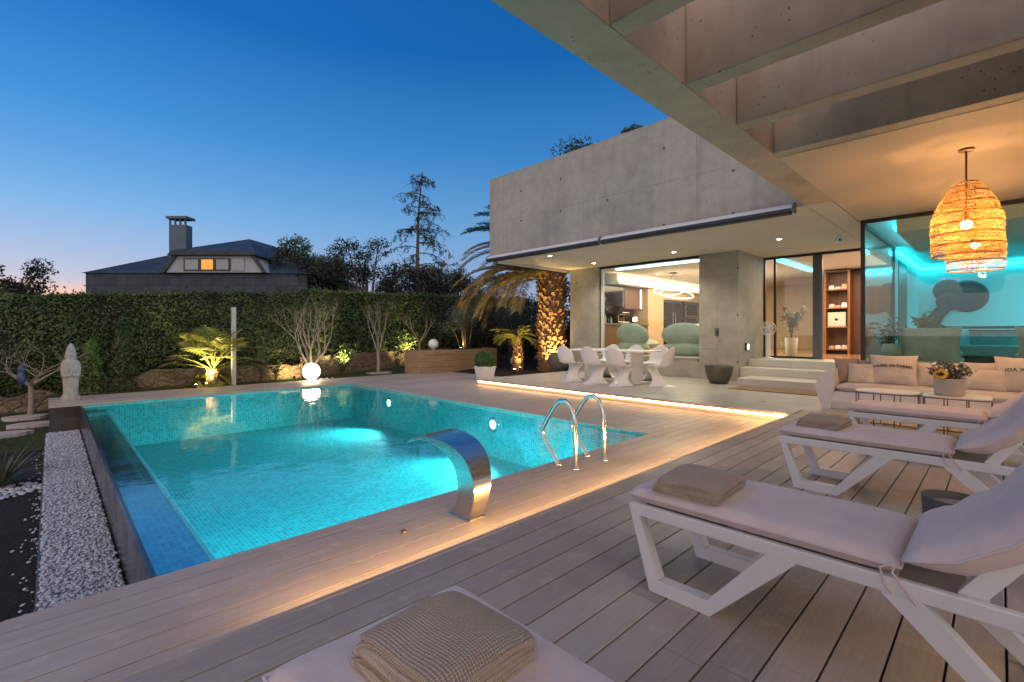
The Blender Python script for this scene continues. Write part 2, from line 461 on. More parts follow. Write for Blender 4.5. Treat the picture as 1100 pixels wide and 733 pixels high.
def special_mats():
    # rubble stone wall
    m, N, L, b = newmat('rubble_stone'); g = NG(m); v = g.coords((1,1,1.5))
    vo = g.n('TexVoronoi'); vo.feature = 'DISTANCE_TO_EDGE'; vo.inputs['Scale'].default_value = 4.4; g.c(v, vo.inputs['Vector'])
    vc = g.n('TexVoronoi'); vc.inputs['Scale'].default_value = 4.4; g.c(v, vc.inputs['Vector'])
    cc = g.ramp(vc.outputs['Color'], [(.1,(.15,.11,.07)),(.9,(.26,.20,.135))])
    cc = g.mix(.4, cc, g.ramp(g.noise(v, 9), [(.3,(.09,.07,.045)),(.7,(.32,.25,.17))]))
    cc = g.mix(g.ramp(vo.outputs['Distance'], [(.0,.55),(.03,0)]), cc, (.10,.075,.05))
    g.c(cc, b.inputs['Base Color']); b.inputs['Roughness'].default_value = .9
    g.bump(g.math('ADD', g.ramp(vo.outputs['Distance'], [(0,0),(.12,1)]), g.noise(v, 14)), .8, .04, b)
    M['stone_wall'] = m
    # waffle towel
    m, N, L, b = newmat('waffle_towel'); g = NG(m); v = g.coords()
    sp = g.n('SeparateXYZ'); g.c(v, sp.inputs[0]); nz = g.math('MULTIPLY', g.noise(v, 30, 2), 2.2)
    K = 2*PI/.0105
    yz = g.math('ADD', sp.outputs['Y'], sp.outputs['Z'])
    h = g.math('MULTIPLY', g.math('SINE', g.math('ADD', g.math('MULTIPLY', g.math('ADD', sp.outputs['X'], yz), K*.72), nz)), g.math('SINE', g.math('ADD', g.math('MULTIPLY', g.math('SUBTRACT', sp.outputs['X'], yz), K*.72), nz)))
    h = g.math('ADD', g.math('MULTIPLY', h, .5), .5)
    c = g.ramp(h, [(.15,(.32,.235,.155)),(.75,(.66,.52,.38))])
    c = g.mix(.25, c, g.ramp(g.noise(v, 10), [(.3,(.36,.28,.20)),(.7,(.60,.49,.37))]))
    g.c(c, b.inputs['Base Color']); b.inputs['Roughness'].default_value = .95; b.inputs['Sheen Weight'].default_value = .2
    g.bump(g.math('ADD', h, g.math('MULTIPLY', g.noise(v, 400, 2), .3)), .9, .006, b)
    M['towel'] = m
    # woven rattan
    m, N, L, b = newmat('woven_rattan'); g = NG(m); v = g.coords()
    c = g.ramp(g.noise(v, 35, 3), [(.3,(.30,.14,.035)),(.7,(.55,.30,.09))])
    g.c(c, b.inputs['Base Color']); b.inputs['Roughness'].default_value = .6
    t = g.n('BsdfTranslucent'); g.c(c, t.inputs[0]); mx = g.n('MixShader'); mx.inputs[0].default_value = .40
    g.c(b.outputs[0], mx.inputs[1]); g.c(t.outputs[0], mx.inputs[2]); g.c(mx.outputs[0], N['Material Output'].inputs[0])
    M['rattan'] = m
    # pool water: clear tinted body, fresnel mirror with faint ripples
    m, N, L, b = newmat('pool_water'); g = NG(m); N.remove(b); v = g.coords()
    h = g.math('ADD', g.noise(v, 1.3, 3, .5), g.math('MULTIPLY', g.noise(v, 7, 3, .6), .16))
    nb = g.bump(h, .085, .1, None)
    tr = g.n('BsdfTransparent'); tr.inputs[0].default_value = (.62,.965,.97,1)
    gl = g.n('BsdfGlossy'); gl.inputs['Roughness'].default_value = 0.0; g.c(nb, gl.inputs['Normal'])
    lw = g.n('LayerWeight'); lw.inputs[0].default_value = .5; g.c(nb, lw.inputs['Normal'])
    f = g.math('ADD', g.math('MULTIPLY', g.math('POWER', lw.outputs['Facing'], 5), .93), .065)
    mx = g.n('MixShader'); g.c(f, mx.inputs[0]); g.c(tr.outputs[0], mx.inputs[1]); g.c(gl.outputs[0], mx.inputs[2])
    g.c(mx.outputs[0], N['Material Output'].inputs[0])
    M['water'] = m
    # striped jute rug
    m, N, L, b = newmat('striped_jute'); g = NG(m); v = g.coords()
    w = g.n('TexWave'); w.bands_direction = 'X'; w.inputs['Scale'].default_value = 5; w.inputs['Distortion'].default_value = 1.2; g.c(v, w.inputs['Vector'])
    g.c(g.ramp(w.outputs['Fac'], [(.35,(.09,.05,.025)),(.6,(.42,.28,.13))]), b.inputs['Base Color']); b.inputs['Roughness'].default_value = .95
    g.bump(g.noise(v, 90), .6, .005, b)
    M['jute'] = m
special_mats()

# ------------------------------------------------------------------ camera, world, sun
TH = math.atan2(525, 510)
cam = bpy.data.cameras.new('camera'); co = bpy.data.objects.new('camera', cam); COL.objects.link(co); sc.camera = co
co.location = (0,0,1.15); co.rotation_euler = (R(90), 0, math.atan2(math.sin(TH), math.cos(TH)) - PI/2)
cam.sensor_width = 36; cam.lens = 510/1100*36; cam.shift_y = -9.5/1100
cam.clip_start = .05; cam.clip_end = 2000
co.rotation_euler.z = (PI/2 - TH) - PI/2     # looks along (cos, sin) of the diagonal between the two facade directions
FWD = Vector((math.cos(TH), math.sin(TH), 0)); RGT = Vector((math.sin(TH), -math.cos(TH), 0))
co.rotation_euler.z = math.atan2(FWD.y, FWD.x) - PI/2

wd = bpy.data.worlds.new('World'); sc.world = wd; wd.use_nodes = True
def world():
    g = NG(wd); bg = g.N['Background']
    tc = g.n('TexCoord'); sp = g.n('SeparateXYZ'); g.c(tc.outputs['Generated'], sp.inputs[0])
    z = g.math('MAXIMUM', sp.outputs['Z'], 0)
    ramp = g.ramp(z, [(0,(.42,.50,.66)),(.08,(.34,.47,.72)),(.2,(.175,.42,.76)),(.34,(.055,.275,.66)),(.5,(.010,.145,.49)),(.62,(.010,.125,.45)),(.8,(.08,.20,.50)),(1,(.10,.22,.50))])  # unseen zenith lifted to add light from above
    # warm glow added to the unseen sky behind the camera, brightens the deck
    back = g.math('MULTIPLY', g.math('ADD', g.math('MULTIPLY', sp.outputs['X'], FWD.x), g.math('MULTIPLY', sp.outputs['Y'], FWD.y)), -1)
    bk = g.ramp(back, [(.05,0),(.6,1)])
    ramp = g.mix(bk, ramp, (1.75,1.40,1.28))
    # afterglow low on the left (+Y)
    hor = g.math('SQRT', g.math('ADD', g.math('MULTIPLY', sp.outputs['X'], sp.outputs['X']), g.math('MULTIPLY', sp.outputs['Y'], sp.outputs['Y'])))
    az = g.math('MAXIMUM', g.math('DIVIDE', g.math('ADD', sp.outputs['Y'], g.math('MULTIPLY', sp.outputs['X'], -.25)), g.math('MAXIMUM', g.math('MULTIPLY', hor, 1.03), .001)), 0)
    az = g.math('POWER', az, 4.0)
    low = g.ramp(z, [(0,1),(.05,.9),(.11,.5),(.25,0)])
    gl = g.ramp(z, [(0,(1.4,.50,.13)),(.055,(1.25,.62,.32)),(.085,(.70,.62,.62)),(.2,(.40,.54,.78))])
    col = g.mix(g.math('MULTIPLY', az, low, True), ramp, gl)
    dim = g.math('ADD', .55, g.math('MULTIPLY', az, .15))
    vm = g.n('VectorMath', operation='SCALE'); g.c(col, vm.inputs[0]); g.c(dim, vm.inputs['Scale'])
    sky = g.n('TexSky'); sky.sky_type = 'NISHITA'; sky.sun_disc = False
    sky.sun_elevation = R(-3); sky.sun_rotation = R(-8); sky.ozone_density = 4
    b2 = g.n('Background'); g.c(sky.outputs[0], b2.inputs[0]); b2.inputs[1].default_value = .03
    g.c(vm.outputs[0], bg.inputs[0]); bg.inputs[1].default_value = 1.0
    ad = g.n('AddShader'); g.c(bg.outputs[0], ad.inputs[0]); g.c(b2.outputs[0], ad.inputs[1])
    g.c(ad.outputs[0], g.N['World Output'].inputs[0])
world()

def light(name, kind, loc, energy, col, size=.1, rot=None, parent=None, spot=None, blend=.5, **k):
    l = bpy.data.lights.new(name, kind); l.energy = energy; l.color = col
    o = bpy.data.objects.new(name, l); COL.objects.link(o)
    if kind in ('POINT','SPOT'): l.shadow_soft_size = size
    if kind == 'SPOT': l.spot_size = spot or R(120); l.spot_blend = blend
    if kind == 'AREA':
        if isinstance(size, tuple): l.shape = 'RECTANGLE'; l.size, l.size_y = size
        else: l.size = size
    if kind == 'SUN': l.angle = size
    o.location = loc
    if rot: o.rotation_euler = rot
    if parent is not None: o.parent = parent; o.location = Vector(loc) - wloc(parent)
    return o
def aim(o, d): o.rotation_euler = Vector(d).to_track_quat('-Z','Y').to_euler()
sun = light('sun', 'SUN', (0,30,20), .06, (1,.72,.5), R(20)); aim(sun, (.12,-1,-.12))

WARM = (1,.62,.30); WARM2 = (1,.74,.46)
# ------------------------------------------------------------------ key dimensions
ZC = -.13            # pool surround
ZW = -.165           # water
ZG = -.68            # sunken garden on the left
PX0, PX1, PY0, PY1 = .38, 5.42, 3.08, 11.3
DE = 2.06            # deck edge
ZS = 3.06            # soffit

# ------------------------------------------------------------------ ground, paving, decks
g_ = MB(); g_.add([(-400,-400,-1.45),(600,-400,-1.45),(600,600,-1.45),(-400,600,-1.45)], [(0,1,2,3)])
tag(g_.build('ground', M['grass_base']), kind='structure')
# mulch bed left of the pebbles, uneven
b = MB()
def bedfn(a, c):
    x = -9 + 9.0*a; y = -3 + 13.6*c
    return (x, y, ZG - .03 + .035*mnoise.noise(Vector((x*1.3,y*1.3,0))) + .02*mnoise.noise(Vector((x*6,y*6,1))) - .02*a)
b.grid(bedfn, 70, 80)
tag(b.build('mulch_bed', M['soil']), kind='structure')
b = MB(); b.grid(lambda a, c: (-9+8.97*a, 10.55+4.4*c, ZG-.02+.28*c+.02*mnoise.noise(Vector((a*9,c*8,4)))), 30, 20)
tag(b.build('lower_lawn', M['grass_base']), kind='structure')
b = MB(); b.grid(lambda a, c: (-.02+9.5*a, 12.86+4.6*c, -.17+.02*mnoise.noise(Vector((a*9,c*8,2)))), 40, 20)
b.box(-.02,12.86,-.8,9.48,12.9,-.2)
tag(b.build('upper_lawn', M['grass_base']), kind='structure')
b = MB(); b.grid(lambda a, c: (9.3+8*a, 9.55+9*c, (-.17 if a < .02 else -.12)+.06*mnoise.noise(Vector((a*9,c*8,7)))), 40, 40)
tag(b.build('palm_bed', M['soil']), kind='structure')

def boards(x0, x1, y0, y1, z, pitch, gap, th, seed, seglen=2.6):
    mb = MB(); rr = random.Random(seed); y = y0; i = 0
    while y < y1 - .02:
        ye = min(y + pitch - gap, y1)
        x = x0; first = rr.uniform(.5, 1)*seglen
        while x < x1 - .01:
            xe = min(x + (first if x == x0 else seglen), x1)
            if x1 - xe < .3: xe = x1
            mb.box(x + (.0015 if x > x0 else 0), y, z - th, xe - (.0015 if xe < x1 else 0), ye, z)
            x = xe
        y += pitch; i += 1
    return mb
# upper deck with dark gaps
mb = boards(-.15, 7.95, -6.0+.003, DE-.03, 0, .146, .007, .028, 3)
mb.box(-.15, DE-.03, -.035, 7.5, DE, .0)                    # nosing board
tag(mb.build('deck', M['deck'], bevel=.0025, seg=1), kind='structure')
mb = MB(); mb.box(-.14, -6, -.5, 7.94, DE-.05, -.034); tag(mb.build('deck_base', M['gap']), kind='structure')
# pool surround (lower level): near strip, right field, far strip
mb = boards(-.15, 7.49, DE-.02, PY0, ZC, .152, .007, .022, 5)
for k in boards(PX1, 7.49, PY0+.006, 8.95, ZC, .152, .006, .022, 6), :
    mb.add(k.v, k.f)
k = boards(-.03, 9.3, PY1+.1, 12.85, ZC, .31, .004, .03, 8); mb.add(k.v, k.f)
k = boards(PX1, 9.3, 8.95, PY1+.1, ZC, .31, .004, .03, 9); mb.add(k.v, k.f)
k = boards(9.3, 13.0, 8.95, 9.55, ZC, .31, .004, .03, 9); mb.add(k.v, k.f)
mb.box(-.165, DE-.02, -.6, -.15, PY0, ZC-.002)
tag(mb.build('pool_surround', M['coping']), kind='structure')
mb = MB()
mb.box(-.14,1.0,-.78,7.9,PY0-.012,ZC-.07)
mb.box(PX1+.012, PY0, -.78, 9.25, 12.84, ZC-.07); mb.box(9.25, 8.95, -.78, 12.9, 9.5, ZC-.034)
tag(mb.build('paving_base', M['gap']), kind='structure')
# terrace slab with lit riser
mb = MB()
mb.box(7.52, DE+.0, -.6, 14.0, 8.93, 0); mb.box(7.952, -6, -.6, 14.0, DE, 0)
tag(mb.build('terrace', M['terrace']), kind='structure')
mb = MB(); mb.box(7.47, DE+.004, -.034, 7.518, 8.95, .004); mb.box(7.52, 8.932, -.034, 13, 8.96, .004)
tag(mb.build('terrace_nosing', M['deck'], bevel=.003), kind='structure')
# LED strips tucked under both nosings
mb = MB(); mb.box(.75, DE-.046, -.062, 7.44, DE-.034, -.042)
tag(mb.build('light_strip', M['led_deck']), 'warm light strip hidden under the edge of the plank deck', 'light strip')
mb = MB(); mb.box(7.500, 2.12, -.066, 7.512, 8.92, -.040)
tag(mb.build('light_strip', M['led']), 'bright warm light strip under the edge of the pale terrace', 'light strip')

# ------------------------------------------------------------------ swimming pool
pool = thing('swimming_pool', 'turquoise mosaic swimming pool with one overflowing edge beside white pebbles', 'swimming pool', ((PX0+PX1)/2,(PY0+PY1)/2,-1.3))
ZF = -.98; LX = .72
mb = MB(); mb.add([(LX,PY0,ZF),(PX1,PY0,ZF),(PX1,PY1,ZF),(LX,PY1,ZF)], [(0,1,2,3)])
mb.build('pool_floor', M['pool_floor'], pool, True); mb = MB()
mb.add([(PX0+.03,PY0,ZW-.10),(LX,PY0,ZW-.10),(LX,PY1,ZW-.10),(PX0+.03,PY1,ZW-.10)], [(0,1,2,3)])
mb.build('shallow_ledge', M['ledge_tile'], pool, True)
mb = MB(); mb.box(LX-.012,PY0+.002,ZW-.115,LX+.016,PY1-.002,ZW-.088); mb.build('edge_trim', M['edge_tile'], pool, True, bevel=.006)  # strip paints the bright, lit inner edge of the ledge
mb = MB()
mb.add([(LX,PY0,ZF),(LX,PY1,ZF),(LX,PY1,ZW-.10),(LX,PY0,ZW-.10)], [(0,1,2,3)])
mb.build('side_wall', M['pool_wx'], pool, True); mb = MB()
mb.add([(PX1,PY0,ZF),(PX1,PY1,ZF),(PX1,PY1,ZC-.02),(PX1,PY0,ZC-.02)], [(3,2,1,0)])
mb.build('side_wall', M['pool_wx'], pool, True)
mb = MB()
mb.add([(PX0,PY0,ZF),(PX1,PY0,ZF),(PX1,PY0,ZC-.02),(PX0,PY0,ZC-.02)], [(3,2,1,0)])
mb.build('end_wall', M['pool_wy'], pool, True); mb = MB()
mb.add([(PX0,PY1,ZF),(PX1,PY1,ZF),(PX1,PY1,ZC-.02),(PX0,PY1,ZC-.02)], [(0,1,2,3)])
mb.build('end_wall', M['pool_wy'], pool, True)
mb = MB(); mb.box(PX0-.0, PY0-.01, -.9, PX0+.03, PY1+.1, ZW+.004)
mb.build('overflow_wall', M['dark_tile'], pool, True, bevel=.004)
mb = MB(); mb.box(-.02, 11.42, -.9, .40, 11.8, ZC-.034); mb.box(-.02, 11.8, -.9, .02, 12.85, ZC-.034)
mb.build('plinth', M['dark_tile_y'], pool, True)
for y in (6.03, 9.5):
    mb = MB(); mb.lathe([(.13,0),(.13,.012),(.10,.02)], 24)
    o = mb.build('light_ring', M['chrome'], pool); o.location = Vector((PX1-.001,y,ZW-.26)) - wloc(pool); o.rotation_euler = (0,-PI/2,0)
    mb = MB(); mb.lathe([(.075,.021),(.06,.028),(1e-4,.03)], 24)
    o = mb.build('light_lens', M['poollamp'], pool); o.location = Vector((PX1-.001,y,ZW-.26)) - wloc(pool); o.rotation_euler = (0,-PI/2,0)
    s = light('pool_light', 'SPOT', (PX1-.10, y, ZW-.26), 340, (.36,.95,1), .07, None, pool, R(128), 1.0); aim(s, (-1,-.05,-.08))
for x in (1.9, 3.9):  # unseen lamps added in the near wall to brighten the pool
    mb = MB(); mb.lathe([(.13,0),(.13,.012),(.10,.02)], 24)
    o = mb.build('light_ring', M['chrome'], pool); o.location = Vector((x,PY0+.001,ZW-.26)) - wloc(pool); o.rotation_euler = (-PI/2,0,0)
    mb = MB(); mb.lathe([(.075,.021),(.06,.028),(1e-4,.03)], 24)
    o = mb.build('light_lens', M['poollamp'], pool); o.location = Vector((x,PY0+.001,ZW-.26)) - wloc(pool); o.rotation_euler = (-PI/2,0,0)
    s = light('pool_light', 'SPOT', (x, PY0+.10, ZW-.26), 330, (.36,.95,1), .07, None, pool, R(150), .6); aim(s, (0,1,-.75))
mb = MB(); mb.grid(lambda a, c: (PX0+.005+(PX1-PX0-.005)*a, PY0+(PY1-PY0)*c, ZW), 1, 1, False)
tag(mb.build('pool_water', M['water']), kind='structure')

# pebbles: many rounded stones in one bed
def pebble_bed():
    mb = MB(); mb.box(-.06, 2.9, -.9, PX0, 11.42, ZG+.055)
    base = mb.build('pebble_base', M['gap'])
    tag(base, kind='structure')
    n = 34000
    X = rng.uniform(-.055, PX0-.015, n); Y = 3.0 + (11.42-3.0)*rng.random(n)**1.35; 
    Z = ZG + .055 + rng.random(n)*.045
    # a few strays on the mulch
    k = 130; X = np.concatenate([X, -.06 - np.abs(rng.normal(0,.07,k))]); Y = np.concatenate([Y, rng.uniform(3,10.5,k)]); Z = np.concatenate([Z, np.full(k, ZG-.025)])
    n = len(X)
    # ico-like template: squashed octahedron subdivided
    t = (1+5**.5)/2
    T = np.array([(-1,t,0),(1,t,0),(-1,-t,0),(1,-t,0),(0,-1,t),(0,1,t),(0,-1,-t),(0,1,-t),(t,0,-1),(t,0,1),(-t,0,-1),(-t,0,1)], float)
    T /= np.linalg.norm(T[0])
    Fi = np.array([(0,11,5),(0,5,1),(0,1,7),(0,7,10),(0,10,11),(1,5,9),(5,11,4),(11,10,2),(10,7,6),(7,1,8),(3,9,4),(3,4,2),(3,2,6),(3,6,8),(3,8,9),(4,9,5),(2,4,11),(6,2,10),(8,6,7),(9,8,1)])
    sx = .008+.013*rng.random(n)**1.6; sy = sx*rng.uniform(.6,1,n); sz = sx*rng.uniform(.4,.65,n)
    th = rng.uniform(0,2*PI,n); tl = rng.normal(0,.35,n)
    P = T[None]*np.stack([sx,sy,sz],1)[:,None]
    P += rng.normal(0,.0016,P.shape)
    x = P[...,0]; z = P[...,2]
    x, z = x*np.cos(tl)[:,None]-z*np.sin(tl)[:,None], x*np.sin(tl)[:,None]+z*np.cos(tl)[:,None]
    y = P[...,1]; c = np.cos(th)[:,None]; s = np.sin(th)[:,None]
    V = np.stack([X[:,None]+x*c-y*s, Y[:,None]+x*s+y*c, Z[:,None]+z], -1).reshape(-1,3)
    F = (Fi[None] + (np.arange(n)*12)[:,None,None]).reshape(-1)
    me = bpy.data.meshes.new('pebbles'); nf = len(F)//3
    me.vertices.add(len(V)); me.vertices.foreach_set('co', V.ravel())
    me.loops.add(len(F)); me.loops.foreach_set('vertex_index', F.astype(np.int32))
    me.polygons.add(nf); me.polygons.foreach_set('loop_start', np.arange(0,len(F),3,dtype=np.int32))
    me.polygons.foreach_set('use_smooth', np.ones(nf,bool))
    me.update(calc_edges=True)
    o = link(me, 'pebbles', M['pebble'])
    tag(o, 'bed of white pebbles along the dark overflow wall of the pool', 'pebbles', kind='stuff')
pebble_bed()
mb = MB(); mb.box(-.074, 2.9, -.9, -.062, 11.42, ZG+.085); tag(mb.build('bed_edging', M['frame_grey']), 'thin grey metal edging between the white pebbles and the dark mulch', 'edging')

# grass blades
def grass(name, label, X, Y, z, h):
    n = len(X)
    C = np.stack([X,Y,np.zeros(n)+z],1) + np.array([0,0,1])*h*.5
    tip = np.tile(np.array([0,0,2.5]),(n,1)) + rng.normal(0,.6,(n,3))
    o = leaves(name, M['grass'], C, h*.6, .10, tip=tip)
    tag(o, label, 'grass', kind='stuff')
n = 14000
grass('lawn_grass', 'short lawn between the pool and the stone wall', rng.uniform(.0,9.2,n), 12.9+rng.random(n)*3.4, -.17, .05)
n = 9000
gy = rng.random(n)*3.6
grass('lawn_grass', 'dark short grass in the lower garden beyond the mulch on the left', rng.uniform(-3.0,-.06,n), 10.55+gy, ZG-.02+gy*.28/4.4, .05)

# ------------------------------------------------------------------ the concrete house
house = thing('concrete_house', 'modern concrete house with lit glass rooms and a deep overhanging upper storey', 'house', (11.5,5,0))
def hp(name, mb, mat, parent=None, **k): return mb.build(name, mat, parent or house, True, **k)
def hbox(name, mat, *bx, parent=None, bevel=0):
    mb = MB(); mb.box(*bx); return hp(name, mb, mat, parent, bevel=bevel)
mb = MB(); mb.box(8.2,2.053,3.074,8.5,9.28,5.12); mb.box(8.5,8.98,3.074,21.5,9.28,5.12); mb.box(8.5,2.053,4.7,21.5,8.98,4.95)
hp('upper_wall', mb, M['conc_x'], bevel=.006)
mb = MB(); mb.box(8.2,2.053,3.06,13.14,9.28,3.073); mb.box(8.2,1.712,3.06,13.14,2.045,3.073); 
hp('soffit', mb, M['soffit'])
mb = MB(); mb.box(5.73,-6,3.06,9.93,1.70,3.2); mb.box(8.2,-6,3.2,21.5,2.045,3.5)
hp('canopy_ceiling', mb, M['ceil_warm'])
mb = MB(); mb.box(13.141,4.26,3.03,21.5,9.28,3.074); mb.box(13.22,1.66,3.03,21.5,4.26,3.074); mb.box(9.99,-6,3.0,17.6,1.62,3.059); mb.box(11.66,5.2,3.03,13.141,9.28,3.0585)
hp('room_ceiling', mb, M['room_white'])
hbox('pier', M['conc_pier'], 11.5,4.26,0,13.16,5.2,3.059, bevel=.006)
mb = MB(); mb.box(11.5,8.22,0,11.74,9.26,3.059); mb.box(11.74,9.2,0,21.5,9.26,3.0585)
hp('end_wall', mb, M['conc_pier'], bevel=.006)
hbox('sill_wall', M['conc_pier'], 11.53,5.2,0,11.85,8.22,.50)
# kitchen window
mb = MB(); mb.box(11.58,5.203,3.0,11.66,8.217,3.058); mb.box(11.60,8.19,.5,11.66,8.217,3.0); mb.box(11.58,5.203,.503,11.66,5.225,3.0)
w = hp('kitchen_window', mb, M['frame'])
mb = MB(); mb.box(11.60,8.13,.503,11.70,8.188,3.0); mb.box(11.50,5.203,.502,11.66,8.188,.525)
hp('inner_jamb', mb, M['room_white'], w)
hbox('pane', M['glass'], 11.612,5.226,.526,11.622,8.129,2.999, parent=w)
# entrance: three stone steps, glazed door with stacked frames
mb = MB(); mb.box(10.72,-1,0,11.55,4.0,.155); mb.box(11.55,-1,0,12.1,4.255,.33); mb.box(12.1,1.66,0,13.3,4.255,.50)
hp('entrance_steps', mb, M['step'], bevel=.008)
mb = MB()
mb.box(13.16,4.215,.5,13.24,4.258,3.055); mb.box(13.16,1.70,3.0,13.24,4.215,3.058); mb.box(13.16,3.16,.502,13.24,4.215,.55)
mb.box(13.17,3.97,.55,13.23,4.02,3.0)
d = hp('sliding_door', mb, M['frame'])
mb = MB(); mb.box(13.12,2.95,.502,13.17,3.03,3.0); mb.box(13.175,3.035,.502,13.235,3.16,3.0)
hp('door_stile', mb, M['frame_grey'], d)
hbox('pane', M['glass'], 13.195,3.161,.551,13.205,3.969,2.999, parent=d)
# living room glazing
mb = MB(); mb.box(9.93,-6,3.0,9.99,1.67,3.058); mb.box(9.93,1.61,.35,9.99,1.67,3.0); mb.box(9.93,-6,.35,9.99,1.61,.42)
lw_ = hp('living_room_window', mb, M['frame'])
mb = MB(); mb.box(9.955,-6,.42,9.965,1.61,3.0); hp('pane', mb, M['glass_teal'], lw_)
mb = MB(); mb.box(9.99,1.62,.42,13.1,1.63,3.0); hp('side_pane', mb, M['glass_teal'], lw_)
mb = MB(); mb.box(13.1,1.60,.45,13.18,1.66,3.05); mb.box(9.99,1.60,2.95,13.1,1.65,3.0)
hp('side_frame', mb, M['frame_grey'], lw_)
hbox('plinth', M['conc'], 9.94,-6,0,10.4,1.66,.349)
# floors and inner walls
mb = MB(); mb.box(13.3,1.66,.3,21.5,9.2,.498); mb.box(11.86,5.2,.3,13.3,9.2,.498); hp('kitchen_floor', mb, M['room_floor'])
mb = MB(); mb.box(10.4,-6,.2,17.4,1.66,.42); hp('living_room_floor', mb, M['stone_floor'])
mb = MB(); mb.box(17.4,-6,.3,17.6,1.66,3.0); mb.box(13.18,1.60,.42,17.4,1.655,3.0); mb.box(17.4,-6,3.0,17.6,1.66,3.03); mb.box(9.99,-6.1,.4,17.6,-6.0,3.0)
hp('living_room_wall', mb, M['room_white'])
mb = MB(); mb.box(21.3,1.66,.4,21.5,9.2,3.03); mb.box(17.45,1.66,.4,17.6,3.75,3.03)
hp('kitchen_wall', mb, M['room_tan'])
mb = MB(); mb.box(13.0,8.55,2.70,21.2,9.195,3.028); mb.box(13.0,8.50,2.70,21.2,8.55,2.80)
hp('dropped_ceiling', mb, M['room_white'])
hbox('cove_light', M['cove'], 13.0,8.515,2.815,21.0,8.54,2.87)
hbox('ceiling_light_line', M['cyan_white'], 12.0,5.4,2.995,12.16,7.95,3.028)
light('kitchen_cove_glow', 'AREA', (16,8.35,2.86), 14, WARM2, (7,.2), None, house).rotation_euler = (R(115),0,0)
light('kitchen_glow', 'AREA', (15.5,6.6,2.98), 240, WARM2, (5,3), (0,0,0), house)
light('hall_glow', 'AREA', (15,2.9,2.98), 100, (1,.62,.38), (2.5,1.6), (0,0,0), house)
# living room cyan coves
mb = MB(); mb.box(17.30,-5.9,2.86,17.37,1.55,2.93); mb.box(13.3,1.53,2.86,17.3,1.59,2.93)
hp('cove_light', mb, M['cyan'])
mb = MB(); mb.box(9.99,-5.9,2.80,12.85,1.2,2.998)
hp('dropped_ceiling', mb, M['room_white'])
mb = MB(); mb.box(12.855,-5.9,2.86,12.90,1.2,2.92); mb.box(10.0,1.205,2.86,12.9,1.24,2.92)
hp('ceiling_light_line', mb, M['cyan'])
hbox('ceiling_light_line', M['cyan'], 13.4,3.88,2.99,16.6,4.06,3.028)
hbox('wall_light_line', M['cyan'], 17.38,3.76,.6,17.44,3.80,2.9)
light('living_glow', 'AREA', (16.9,-2,2.8), 135, (.04,.80,1), (7,.25), None, house).rotation_euler = (0,R(35),R(180))
light('living_glow', 'AREA', (13.2,-2,2.95), 24, (.05,.85,.92), (1.2,6), (0,0,0), house)
# dark door leaf and wall cladding in the living room
hbox('dark_panel', M['room_brown'], 13.6,1.585,.42,14.9,1.599,2.75)

# recessed downlights in the soffit
def downlight(loc, lab, e=70):
    t = thing('recessed_downlight', lab, 'ceiling light', loc, 0, 'recessed downlights in the soffit')
    mb = MB(); mb.lathe([(.062,0),(.060,-.006),(.044,-.006),(.042,-.001)], 20, caps=False); mb.build('trim_ring', M['white'], t)
    mb = MB(); mb.lathe([(.042,-.004),(1e-4,-.0045)], 20, caps=False); mb.build('lens', M['down'], t)
    s = light('downlight_beam', 'SPOT', (loc[0],loc[1],loc[2]-.02), e, (1,.84,.62), .04, (0,0,0), t, R(125), .8)
downlight((8.96,7.86,3.0597), 'lit downlight nearest the palm, beside the awning at the far corner of the soffit')
downlight((10.8,7.86,3.0597), 'lit downlight in front of the far concrete column left of the kitchen window')
downlight((10.66,5.43,3.0597), 'lit downlight above the right half of the kitchen window')
downlight((10.72,3.17,3.0597), 'lit downlight over the entrance steps right of the concrete pier')
for i, (x, y, lb) in enumerate(((15.0,2.85,'small lit ceiling spot inside the hall, the left one seen through the open door'),(15.6,2.55,'small lit ceiling spot inside the hall, the right one seen through the open door'))):
    t = thing('hall_ceiling_spot', lb, 'ceiling light', (x,y,3.0295), 0, 'spots in the hall ceiling')
    mb = MB(); mb.lathe([(.06,-.006),(.06,0),(.04,-.001)], 20); mb.build('trim_ring', M['white'], t)
    mb = MB(); mb.lathe([(.042,-.004),(1e-4,-.0045)], 20, caps=False); mb.build('lens', M['down'], t)

# security camera
t = thing('security_camera', 'small white security camera under the ceiling beside the glass corner', 'camera', (11.2,2.25,3.06))
mb = MB(); mb.lathe([(.055,0),(.055,-.03),(.04,-.035)], 18); mb.build('mount', M['white'], t)
mb = MB(); mb.tube([(0,0,-.03),(-.02,0,-.07)], .015); mb.tube([(.06,.03,-.085),(-.10,-.05,-.10)], .05, 14); mb.build('body', M['white'], t)
mb = MB(); mb.tube([(-.10,-.05,-.10),(-.108,-.054,-.101)], .022, 14); mb.build('lens', M['black'], t)

